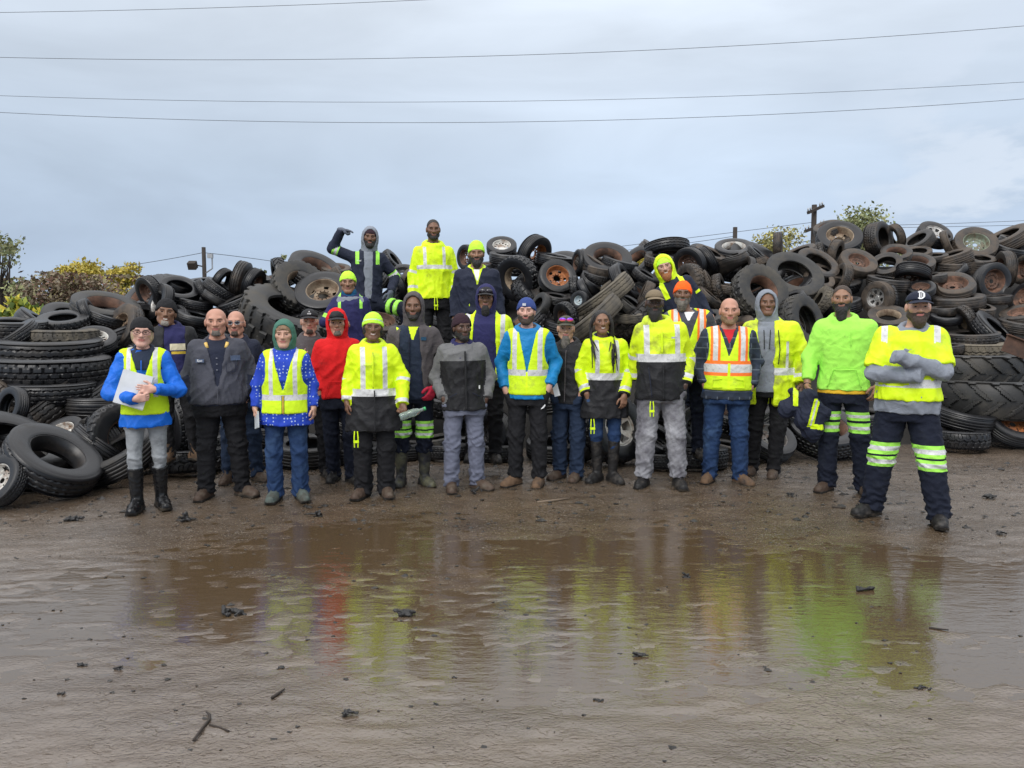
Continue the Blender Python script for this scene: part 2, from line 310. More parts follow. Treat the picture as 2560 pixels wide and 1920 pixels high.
SPR = [leaf_mat('leaf_sparse', (.22, .22, .10)), leaf_mat('leaf_sparse_yellow', (.36, .32, .10))]
g1 = 'autumn trees left of the tyre heap'; g2 = 'brown shrubs left of the tyre heap'; g3 = 'low leafy plants at the heap edge'; g4 = 'trees behind the tyre ridge'
tree('autumn_tree', 165, 770, 655, 24, 95, YEL, 'yellow-green autumn tree leftmost of the yellow clump', g1, 4200, .055, 10, seed=2)
tree('autumn_tree', 225, 770, 645, 25, 120, YEL, 'tallest golden autumn tree in the middle of the yellow clump', g1, 5200, .055, 12, seed=3)
tree('autumn_tree', 322, 770, 665, 24, 95, YEL, 'golden autumn tree nearest the left end of the tyre ridge', g1, 4600, .055, 10, seed=4)
tree('autumn_tree', 380, 770, 682, 27, 75, [YEL[1], SPR[0]], 'small thin olive tree just behind the left tyre ridge', g1, 1000, .07, 7, seed=5)
tree('green_tree', -30, 780, 572, 17, 150, [GRN[0], GRN[2], SPR[0]], 'grey green tree with a long drooping branch at the left frame edge', g1, 900, .045, 13, lean=.35, seed=6, shape=.8)
tree('brown_shrub', 115, 780, 690, 19, 190, BRN, 'brown shrub with reddish top in front of the yellow trees', g2, 4200, .05, 14, seed=7, cat='shrub')
tree('brown_shrub', 225, 780, 698, 19, 200, BRN, 'broad dull brown shrub beside the lying truck tyre', g2, 4200, .05, 14, seed=8, cat='shrub')
tree('brown_shrub', 275, 780, 722, 18, 60, BRN, 'small brown shrub against the golden tree', g2, 1600, .05, 8, seed=81, cat='shrub')
tree('brown_shrub', 30, 790, 705, 20, 170, BRN[:2]+GRN[:1]+BRN[3:], 'greenish brown shrub under the drooping branch', g2, 2800, .055, 12, seed=9, cat='shrub')
tree('twiggy_shrub', 75, 780, 683, 22, 70, [SPR[0]], 'thin twiggy shrub with few leaves beside the red topped shrub', g2, 350, .06, 12, seed=10, cat='shrub')
tree('leafy_plant', 18, 815, 752, 11, 110, BRT, 'lime green leafy plant at the left edge behind the flat tyre', g3, 1500, .065, 12, seed=11, cat='plant')
tree('leafy_plant', 90, 815, 768, 11, 110, BRT, 'yellow leafy plant just above the flat ribbed tyre', g3, 1500, .065, 12, seed=12, cat='plant')
tree('leafy_plant', 165, 800, 758, 12, 80, GRN[:1]+BRT[2:], 'green leafy plant beside the lying truck tyre', g3, 1200, .065, 10, seed=13, cat='plant')
tree('thin_tree', 1945, 760, 578, 30, 165, SPR, 'pale sparse yellow tree behind the short pole', g4, 4600, .065, 14, seed=14)
tree('round_tree', 2150, 760, 530, 27, 190, GRN[:1]+[GRN[2]]+SPR[:1], 'full round green tree rising over the right ridge', g4, 6500, .058, 16, seed=15)
tree('round_tree', 2265, 760, 572, 29, 60, GRN[2:]+SPR[:1], 'small pale tree right of the round green tree', g4, 1400, .055, 9, seed=16)
tree('yellow_bush', 1597, 760, 620, 26, 60, YEL, 'small yellow bush peeking over the middle of the ridge', g4, 2600, .06, 8, seed=17, cat='bush')
tree('weed_sprig', 712, 700, 622, 14, 26, GRN[2:], 'tall green weed sprig on the ridge beside the tractor tyre', 'weeds on the ridge', 160, .04, 7, seed=18, cat='plant')
tree('weed_sprig', 660, 720, 665, 14, 34, [GRN[2]], 'short weed sprig between the two tall ribbed tyres', 'weeds on the ridge', 160, .04, 7, seed=19, cat='plant')
tree('weed_sprig', 475, 720, 690, 14, 44, [GRN[0]], 'scrubby weed behind the ridge near the lamp pole', 'weeds on the ridge', 220, .04, 7, seed=20, cat='plant')
# ---------------------------------------------------------------- poles and wires
WOOD = mat('pole_wood', (.035, .027, .022), .85, .4, 20); WIRE = mat('wire_black', (.02, .02, .022), .6); STEEL = mat('galvanised', (.35, .36, .37), .5, metal=.6)
def pole(u, vtop, Y, r, label, arms=(), lamp=False, name='utility_pole'):
    t = at(u, vtop, Y); root = empty(name, (t.x, Y, 0)); tag(root, label, 'pole', 'wooden poles behind the heap')
    b = MB(); b.tube([[0, 0, 0], [0, 0, t.z*.5], [0, 0, t.z]], [r*1.25, r*1.1, r], 12); b.build('shaft', WOOD, root, True)
    for dz, ln, rz, tilt in arms:
        b = MB(); R = Matrix.Rotation(rz, 3, 'Z') @ Matrix.Rotation(tilt, 3, 'Y')
        b.box((0, -r*1.5, t.z-dz), (ln, .10, .12), R); b.build('crossarm', WOOD, root)
        for i in (-.45, -.3, .3, .45):
            p = np.array(R)@np.array([ln*i, 0, .13])+np.array([0, -r*1.5, t.z-dz]); q = MB(); q.tube([p-[0, 0, .07], p, p+[0, 0, .07]], [.025, .04, .02], 8); q.build('insulator', STEEL, root, True)
    if lamp:
        q = MB(); q.tube([[0, 0, t.z-.55], [-.22, -.1, t.z-.5]], .02, 6); q.box((-.27, -.15, t.z-.52), (.22, .18, .2), Matrix.Rotation(.5, 3, 'X')); q.build('floodlight', WOOD, root)
        q = MB(); q.tube([[0, 0, t.z-.75], [.25, -.05, t.z-.6], [.25, -.05, t.z-.2]], .02, 6); q.box((.2, -.05, t.z-.25), (.14, .1, .12)); q.build('bracket', STEEL, root)
    return root
pole(509, 618, 22, .055, 'thin wooden pole with a floodlight rising behind the left ridge', lamp=True)
pole(1838, 568, 30, .085, 'plain wooden pole top without arms beside the pale yellow tree')
pole(2036, 512, 34, .11, 'tall wooden utility pole with two tilted crossarms above the right ridge', ((.22, 1.1, .55, -.35), (1.0, 1.4, .55, -.30)))
def wire(pts, Y, r, label, sag=0):
    P = [np.array(at(u, v, y)) for (u, v, y) in pts]; out = []
    # smooth curve through three points (quadratic)
    t = np.linspace(0, 1, 40)[:, None]; a, m, b = P; tm = np.linalg.norm(m-a)/(np.linalg.norm(m-a)+np.linalg.norm(b-m))
    c = (m-(1-tm)**2*a-tm**2*b)/(2*tm*(1-tm)); C = (1-t)**2*a+2*t*(1-t)*c+t**2*b
    q = MB(); q.tube(C, r, 5); o = q.build('overhead_wire', WIRE, None, True); tag(o, label, 'wire', 'overhead wires')
wire([(-60, 32, 24), (520, 20, 24), (1180, -6, 24)], 0, .007, 'highest overhead wire, leaving the frame at its top edge')
wire([(-60, 142, 26), (900, 147, 26), (2640, 58, 26)], 0, .008, 'second overhead wire from the top, steepest across the sky')
wire([(-60, 237, 27), (1200, 254, 27), (2640, 200, 27)], 0, .007, 'third overhead wire, just above the lowest long wire')
wire([(-60, 278, 27), (1280, 305, 27), (2640, 241, 27)], 0, .008, 'lowest of the four long overhead wires')
wire([(270, 671, 24), (390, 653, 23), (506, 632, 22)], 0, .008, 'short wire from the golden trees up to the floodlight pole')
wire([(512, 632, 22), (600, 642, 23), (700, 656, 24)], 0, .008, 'short wire from the floodlight pole down behind the tractor tyre')
wire([(1380, 637, 36), (1840, 580, 32), (2030, 556, 34)], 0, .010, 'upper distant wire running to the crossarm pole')
wire([(1400, 642, 36), (1700, 610, 33), (1838, 590, 30)], 0, .010, 'distant wire ending at the plain pole top')
wire([(1900, 622, 30), (2000, 606, 30), (2040, 600, 30)], 0, .014, 'thick dark cable low in front of the pale yellow tree')
wire([(2040, 566, 34), (2300, 561, 36), (2640, 548, 38)], 0, .010, 'upper distant wire right of the crossarm pole')
wire([(2040, 572, 34), (2300, 568, 36), (2640, 561, 38)], 0, .010, 'lower distant wire right of the crossarm pole')
# ---------------------------------------------------------------- tyres and wheels
def rubber(name, c1, c2, rough, damt):
    m = bpy.data.materials.new(name); m.use_nodes = True; nt = m.node_tree; N = nt.nodes.new; L = nt.links.new; b = nt.nodes['Principled BSDF']
    tc = N('ShaderNodeTexCoord'); oi = N('ShaderNodeObjectInfo'); ad = N('ShaderNodeVectorMath'); ad.operation = 'ADD'; cx = N('ShaderNodeCombineXYZ')
    ml = N('ShaderNodeMath'); ml.operation = 'MULTIPLY'; ml.inputs[1].default_value = 41; L(oi.outputs['Random'], ml.inputs[0])
    for i in (0, 1): L(ml.outputs[0], cx.inputs[i])
    L(tc.outputs['Object'], ad.inputs[0]); L(cx.outputs[0], ad.inputs[1])
    n = N('ShaderNodeTexNoise'); n.inputs['Scale'].default_value = 3.2; n.inputs['Detail'].default_value = 9; n.inputs['Roughness'].default_value = .68; L(ad.outputs[0], n.inputs['Vector'])
    oa = N('ShaderNodeMath'); oa.operation = 'MULTIPLY_ADD'; oa.inputs[1].default_value = .16; oa.inputs[2].default_value = -.08; L(oi.outputs['Random'], oa.inputs[0])
    su = N('ShaderNodeMath'); su.operation = 'ADD'; L(n.outputs[0], su.inputs[0]); L(oa.outputs[0], su.inputs[1])
    mr = N('ShaderNodeMapRange'); mr.inputs['From Min'].default_value = .66-.3*damt; mr.inputs['From Max'].default_value = .88-.3*damt; L(su.outputs[0], mr.inputs['Value'])
    mx = N('ShaderNodeMix'); mx.data_type = 'RGBA'; mx.inputs[6].default_value = (*c1, 1); mx.inputs[7].default_value = (*c2, 1); L(mr.outputs[0], mx.inputs[0]); L(mx.outputs[2], b.inputs['Base Color'])
    r = N('ShaderNodeMapRange'); r.inputs['To Min'].default_value = rough; r.inputs['To Max'].default_value = rough+.3; L(mr.outputs[0], r.inputs['Value']); L(r.outputs[0], b.inputs['Roughness'])
    nb = N('ShaderNodeTexNoise'); nb.inputs['Scale'].default_value = 70; nb.inputs['Detail'].default_value = 3; L(ad.outputs[0], nb.inputs['Vector'])
    bp = N('ShaderNodeBump'); bp.inputs['Strength'].default_value = .25; bp.inputs['Distance'].default_value = .006; L(nb.outputs[0], bp.inputs['Height']); L(bp.outputs[0], b.inputs['Normal'])
    return m
RUB = {'b': rubber('rubber_black', (.0065, .0065, .008), (.030, .026, .022), .36, .45), 'g': rubber('rubber_grey', (.017, .0165, .016), (.070, .062, .050), .5, .65),
       'm': rubber('rubber_muddy', (.045, .039, .031), (.135, .115, .085), .6, .9), 'n': rubber('rubber_brown', (.017, .0145, .013), (.085, .064, .047), .45, .8)}
def frac(x): return x-np.floor(x)
def tri(x): return np.abs(frac(x)*2-1)*2-1
def pat(kind, th, t):
    p = th/(2*math.pi)
    if kind == 'rib':
        h = np.ones_like(t)
        for c in (-.62, -.22, .22, .62): h = np.where(np.abs(t-c) < .055, 0, h)
        return h
    if kind == 'zig':
        h = np.ones_like(t)
        for c in (-.55, -.0, .55): h = np.where(np.abs(t-c-.06*tri(p*34)) < .06, 0, h)
        return h
    if kind == 'block':
        h = np.ones_like(t)
        for c in (-.6, -.2, .2, .6): h = np.where(np.abs(t-c-.03*tri(p*40)) < .05, 0, h)
        row = np.floor((t+1.0)*2.5); return np.where(frac(p*40+.5*(row % 2)+.35*t) < .2, 0, h)
    if kind == 'hex':
        row = np.floor((t+1)*2.5); a = frac(p*36+.5*(row % 2)); e = frac((t+1)*2.5)
        return np.where((a < .16) | (e < .14), 0, 1.)
    if kind == 'lug':
        lat = frac(p*26+.5*(t > 0)+.25*np.abs(t)) < .42
        return np.where(np.where(np.abs(t) > .3, lat, (np.abs(t-.12*tri(p*26)) < .07)), 0, 1.)
    if kind == 'chev':
        return np.where(frac(p*19+np.abs(t)*.85+.5*(t > 0)) < .36, 1., 0)
    if kind == 'load':
        return np.where(frac(p*21+.5*(t > 0)+.25*np.abs(t)) < .60, 1., 0)*np.where(np.abs(t) < .06, .6, 1)
    if kind == 'slick': return np.where(np.abs(np.abs(t)-.35) < .03, .4, 1.)
KINDS = {  # W, rim, tread pattern, depth, N, shoulder wrap, squareness
    'car': (.29, .60, 'rib', .010, 120, 0, .86), 'carb': (.30, .58, 'block', .013, 200, 0, .86), 'truck': (.27, .57, 'zig', .013, 200, 0, .90), 'truckh': (.28, .57, 'hex', .014, 216, 0, .90),
    'lug': (.31, .52, 'lug', .022, 208, 1, .90), 'wide': (.40, .60, 'block', .012, 200, 0, .88), 'slick': (.27, .56, 'slick', .006, 96, 0, .80), 'tractor': (.30, .58, 'chev', .042, 228, 1, .94),
    'loader': (.37, .50, 'load', .045, 210, 1, .95), 'small': (.34, .46, 'slick', .006, 72, 0, .78)}
def tyre_mesh(key, dent=None):
    Wd, rim, pk, dep, N, wrap, sq = KINDS[key]; R = .5; rr = R*rim; h = R-rr; M = 25
    wt = Wd*.5*sq*.93
    half = [(.36*Wd, rr), (.43*Wd, rr+.03*h), (.465*Wd, rr+.13*h), (.47*Wd, rr+.17*h), (.49*Wd, rr+.35*h), (.5*Wd, rr+.52*h), (.495*Wd, rr+.70*h), (.485*Wd, rr+.74*h), (.475*Wd, rr+.82*h), (max(sq*.5, .47)*Wd, rr+.90*h), (wt*1.02, rr+.965*h)]
    tw = np.linspace(-wt, wt, M); tr = R-.018*(tw/wt)**2-.012*(np.abs(tw/wt))**8
    inner = [(.33*Wd, rr+.01), (.42*Wd, rr+.16*h), (.455*Wd, rr+.5*h), (.43*Wd, rr+.8*h), (.3*Wd, rr+.90*h), (0, rr+.915*h)]
    prof = [(-a, b) for a, b in half]+list(zip(tw, tr))+half[::-1]+inner+[(-a, b) for a, b in inner[-2::-1]]
    prof = np.array(prof); n0 = len(half); K = len(prof)
    th = np.linspace(0, 2*math.pi, N, endpoint=False)[:, None]; w = np.broadcast_to(prof[:, 0], (N, K)).copy(); r = np.broadcast_to(prof[:, 1], (N, K)).copy()
    t = w/wt
    sl = slice(n0, n0+M); r[:, sl] -= dep*(1-pat(pk, th+0*t[:, sl], t[:, sl]))
    if wrap:
        for j, k in ((n0-1, 1), (n0-2, .8), (n0+M, 1), (n0+M+1, .8)):
            r[:, j] -= dep*k*.8*(1-pat(pk, th[:, 0], np.full(N, math.copysign(.97, prof[j, 0])))); 
    x = r*np.cos(th); y = r*np.sin(th); z = w
    if dent:
        for a0, wd, amt, zs in dent:
            f = np.exp(-(((th-a0+math.pi) % (2*math.pi)-math.pi)/wd)**2)*np.clip((r-rr*.95)/(R-rr), 0, 1)
            x = x*(1-amt*f); y = y*(1-amt*f); z = z+zs*f*(r-rr)*2
    rs = np.random.RandomState(len(key)*7); 
    V = np.stack([x, y, z], -1).reshape(-1, 3); I = np.arange(N*K).reshape(N, K)
    a = I; b = np.roll(I, -1, 0); c = np.roll(b, -1, 1); d = np.roll(a, -1, 1)
    me = npmesh('tyre_'+key, V, np.stack([a, b, c, d], -1).reshape(-1, 4), True)
    me.set_sharp_from_angle(angle=math.radians(38))
    return me
RIMM = {'rust': mat('rim_rust', (.13, .066, .042), .75, .5, 25, .45, 6, (.05, .03, .022), .5, 5, rand=.3), 'tan': mat('rim_tan', (.25, .19, .13), .65, .4, 25, .3, 6, (.10, .055, .03), .5, 5, rand=.2),
        'orange': mat('rim_orange', (.36, .125, .035), .65, .4, 25, .4, 6, (.12, .05, .03), .5, 5), 'white': mat('rim_white', (.55, .54, .50), .5, .2, 25, .15, 6, (.16, .085, .045), .55, 4, rand=.15),
        'black': mat('rim_black', (.012, .012, .013), .4, .2, 20, .2, 6, (.03, .024, .02), .4, 5), 'steel': mat('rim_steel', (.20, .19, .18), .5, .3, 20, .25, 6, (.09, .05, .03), .5, 5, metal=.3),
        'alloy': mat('rim_alloy', (.42, .41, .39), .4, .2, 20, .2, 6, (.10, .07, .05), .45, 5, metal=.5), 'green': mat('rim_green', (.19, .23, .17), .55, .2, 20, .25, 6, (.12, .08, .05), .5, 5),
        'pale': mat('rim_pale_blue', (.50, .58, .62), .5, .1, 20, .1, 6, (.2, .15, .1), .3, 5)}
def rim_mesh(rim, Wd, style):
    """lathed barrel and disc on a polar grid, real openings left out of the disc; unit tyre diameter"""
    rr = .5*rim; N = 120
    z0 = .36*Wd
    if style == 'ring': prof = [(-z0, rr*1.03), (-z0*.94, rr*.99), (-z0*.5, rr*.90), (z0*.3, rr*.88), (z0*.88, rr*.98), (z0*1.06, rr*1.05), (z0*1.14, rr*1.05), (z0*1.12, rr*.99), (z0*.9, rr*.93), (z0*.3, rr*.84), (-z0*.5, rr*.85)]; hole = None
    else:
        bar = [(-z0, rr*1.03), (-z0*.9, rr*.99), (-z0*.4, rr*.9), (z0*.5, rr*.9), (z0*.9, rr*.99), (z0*1.08, rr*1.05), (z0*1.16, rr*1.04), (z0*1.1, rr*.97), (z0*.8, rr*.93)]
        if style == 'steel': disc = [(z0*.15, rr*.86), (-z0*.05, rr*.80), (-z0*.02, rr*.74), (z0*.22, rr*.68), (z0*.30, rr*.60), (z0*.18, rr*.52), (z0*.02, rr*.48), (z0*.02, rr*.40), (z0*.12, rr*.36), (z0*.12, rr*.24), (z0*.0, rr*.18)]
        elif style == 'truck': disc = [(z0*.0, rr*.86), (-z0*.25, rr*.80), (-z0*.28, rr*.74), (-z0*.30, rr*.66), (-z0*.28, rr*.58), (-z0*.20, rr*.54), (-z0*.20, rr*.46), (-z0*.20, rr*.40), (-z0*.20, rr*.34), (-z0*.45, rr*.33), (-z0*.8, rr*.32)]
        elif style == 'holes': disc = [(z0*.35, rr*.88), (z0*.22, rr*.82), (z0*.25, rr*.76), (z0*.28, rr*.68), (z0*.28, rr*.60), (z0*.2, rr*.54), (z0*.12, rr*.46), (z0*.12, rr*.40), (z0*.16, rr*.30), (z0*.3, rr*.24), (z0*.3, rr*.02)]
        elif style in ('five', 'six'): disc = [(z0*.95, rr*.92), (z0*.9, rr*.86), (z0*.8, rr*.80), (z0*.7, rr*.72), (z0*.6, rr*.62), (z0*.52, rr*.52), (z0*.48, rr*.42), (z0*.45, rr*.34), (z0*.45, rr*.26), (z0*.55, rr*.22), (z0*.55, rr*.02)]
        prof = bar+disc
    prof = np.array(prof); K = len(prof); th = np.linspace(0, 2*math.pi, N, endpoint=False)[:, None]
    z = np.broadcast_to(prof[:, 0], (N, K)); r = np.broadcast_to(prof[:, 1], (N, K))
    V = np.stack([r*np.cos(th), r*np.sin(th), z], -1).reshape(-1, 3); I = np.arange(N*K).reshape(N, K)
    a = I[:, :-1]; b = np.roll(I, -1, 0)[:, :-1]; c = np.roll(I, -1, 0)[:, 1:]; d = I[:, 1:]
    Q = np.stack([a, d, c, b], -1)
    rm = (prof[:-1, 1]+prof[1:, 1])/2/rr; keep = np.ones((N, K-1), bool); ph = np.arange(N)/N; nb = len(prof)-11
    inside = np.arange(K-1) >= nb
    def cut(n, lo, hi, w, off=0): keep[np.ix_(frac(ph*n+off) < w, inside & (rm > lo) & (rm < hi))] = False
    if style == 'steel': cut(5, .35, .50, .14); cut(8, .62, .73, .22, .3)
    if style == 'truck': cut(10, .36, .48, .2); cut(5, .6, .78, .33, .2)
    if style == 'holes': cut(12, .60, .80, .5); cut(5, .36, .46, .3)
    if style == 'five': cut(5, .44, .84, .55); cut(5, .24, .34, .2, .5)
    if style == 'six': cut(6, .46, .80, .5); cut(6, .24, .34, .2, .5)
    me = npmesh('rim_'+style, V, Q[keep], True); me.set_sharp_from_angle(angle=math.radians(40))
    return me
TM = {k: tyre_mesh(k) for k in KINDS}
TM['cardent'] = tyre_mesh('car', [(1.2, .5, .30, .10), (4.2, .8, .10, -.06)]); TM['lugdent'] = tyre_mesh('lug', [(2.0, .7, .14, .08)]); TM['carbent'] = tyre_mesh('slick', [(.7, .9, .22, .35), (3.6, .9, .16, -.3)])
BASEK = {'cardent': 'car', 'lugdent': 'lug', 'carbent': 'slick'}
RM = {}
TYRES = []
def put(kind, u, v, major, r, th, rim=None, rub='b', Y=None, lab=None, fill=False, dz=0):
    """tyre seen at photo point (u,v): outer diameter in pixels, how far its face turns to us (r), and which way the face leans (th)"""
    if Y is None: Y = pile_Y(u, v)
    view0 = (Vector((0, 0, CAM_H))-at(u, v, Y)).normalized(); up0 = (Vector((0, 0, 1))-view0*view0.z).normalized()
    nz0 = abs(view0.z*r+up0.z*math.sin(math.radians(th))*math.sqrt(max(0, 1-r*r)))
    if not fill: Y += .30*max(0, nz0-.5)*min(1.2, major*Y/FPX)-.22*max(0, r-.3)
    D = major*Y/FPX*1.02
    lim = {'tractor': (.5, 1.6), 'loader': (1.0, 1.7), 'small': (.25, .5), 'truck': (.48, 1.2), 'truckh': (.6, 1.25)}.get(kind, (.42, 1.0))
    D = min(max(D, lim[0]), lim[1])
    P = at(u, v, Y)
    view = (Vector((0, 0, CAM_H))-P).normalized(); right = Vector((0, 0, 1)).cross(view).normalized()*1; upv = view.cross(right).normalized()
    if right.x < 0: right = -right; 
    upv = Vector((0, 0, 1)) - view*view.z; upv.normalize()
    a = math.radians(th); s = math.sqrt(max(0, 1-r*r)); nrm = (view*r+(right*math.cos(a)+upv*math.sin(a))*s).normalized()
    nm = {'tractor': 'tractor_tyre', 'loader': 'loader_tyre', 'small': 'trolley_wheel', 'truck': 'truck_tyre', 'truckh': 'truck_tyre', 'lug': 'off_road_tyre', 'lugdent': 'off_road_tyre'}.get(kind, 'car_tyre')
    me = TM[kind]; o = bpy.data.objects.new(nm, me); COL.objects.link(o)
    if not me.materials: me.materials.append(RUB['b'])
    o.material_slots[0].link = 'OBJECT'; o.material_slots[0].material = RUB[rub]
    q = nrm.to_track_quat('Z', 'Y'); rs = random.Random(int(u*7+v*13)); q = q @ Matrix.Rotation(rs.random()*6.28, 3, 'Z').to_quaternion()
    o.rotation_mode = 'QUATERNION'; o.rotation_quaternion = q; o.location = P+Vector((0, 0, dz)); o.scale = (D, D, D)
    # keep it out of the ground
    Wd, rm = KINDS[BASEK.get(kind, kind)][:2]
    low = P.z-(D*.5*math.sqrt(max(0, 1-nrm.z**2))+D*Wd*.5*abs(nrm.z))
    if low < .02: o.location.z += .02-low
    style = None
    if rim:
        colr, _, style = rim.partition('/'); style = style or 'steel'; key = (BASEK.get(kind, kind), style)
        if key not in RM: RM[key] = rim_mesh(rm, Wd, style)
        me2 = RM[key]; c = bpy.data.objects.new('rim', me2); COL.objects.link(c); c.parent = o
        if not me2.materials: me2.materials.append(RIMM['rust'])
        c.material_slots[0].link = 'OBJECT'; c.material_slots[0].material = RIMM[colr]
    TYRES.append(dict(o=o, u=u, v=v, r=r, th=th, nz=nrm.z, kind=kind, rim=rim, rub=rub, lab=lab, fill=fill, major=major, name=nm, Y=Y))
    return o
REG = {'A': (0, 540, .217), 'B': (0, 800, .3013), 'C': (400, 600, .217), 'M': (780, 520, .2441), 'D': (1180, 560, .2351), 'E': (1560, 520, .2351), 'F': (2040, 500, .2351), 'G': (2260, 780, .2412), 'N': (0, 0, 1)}
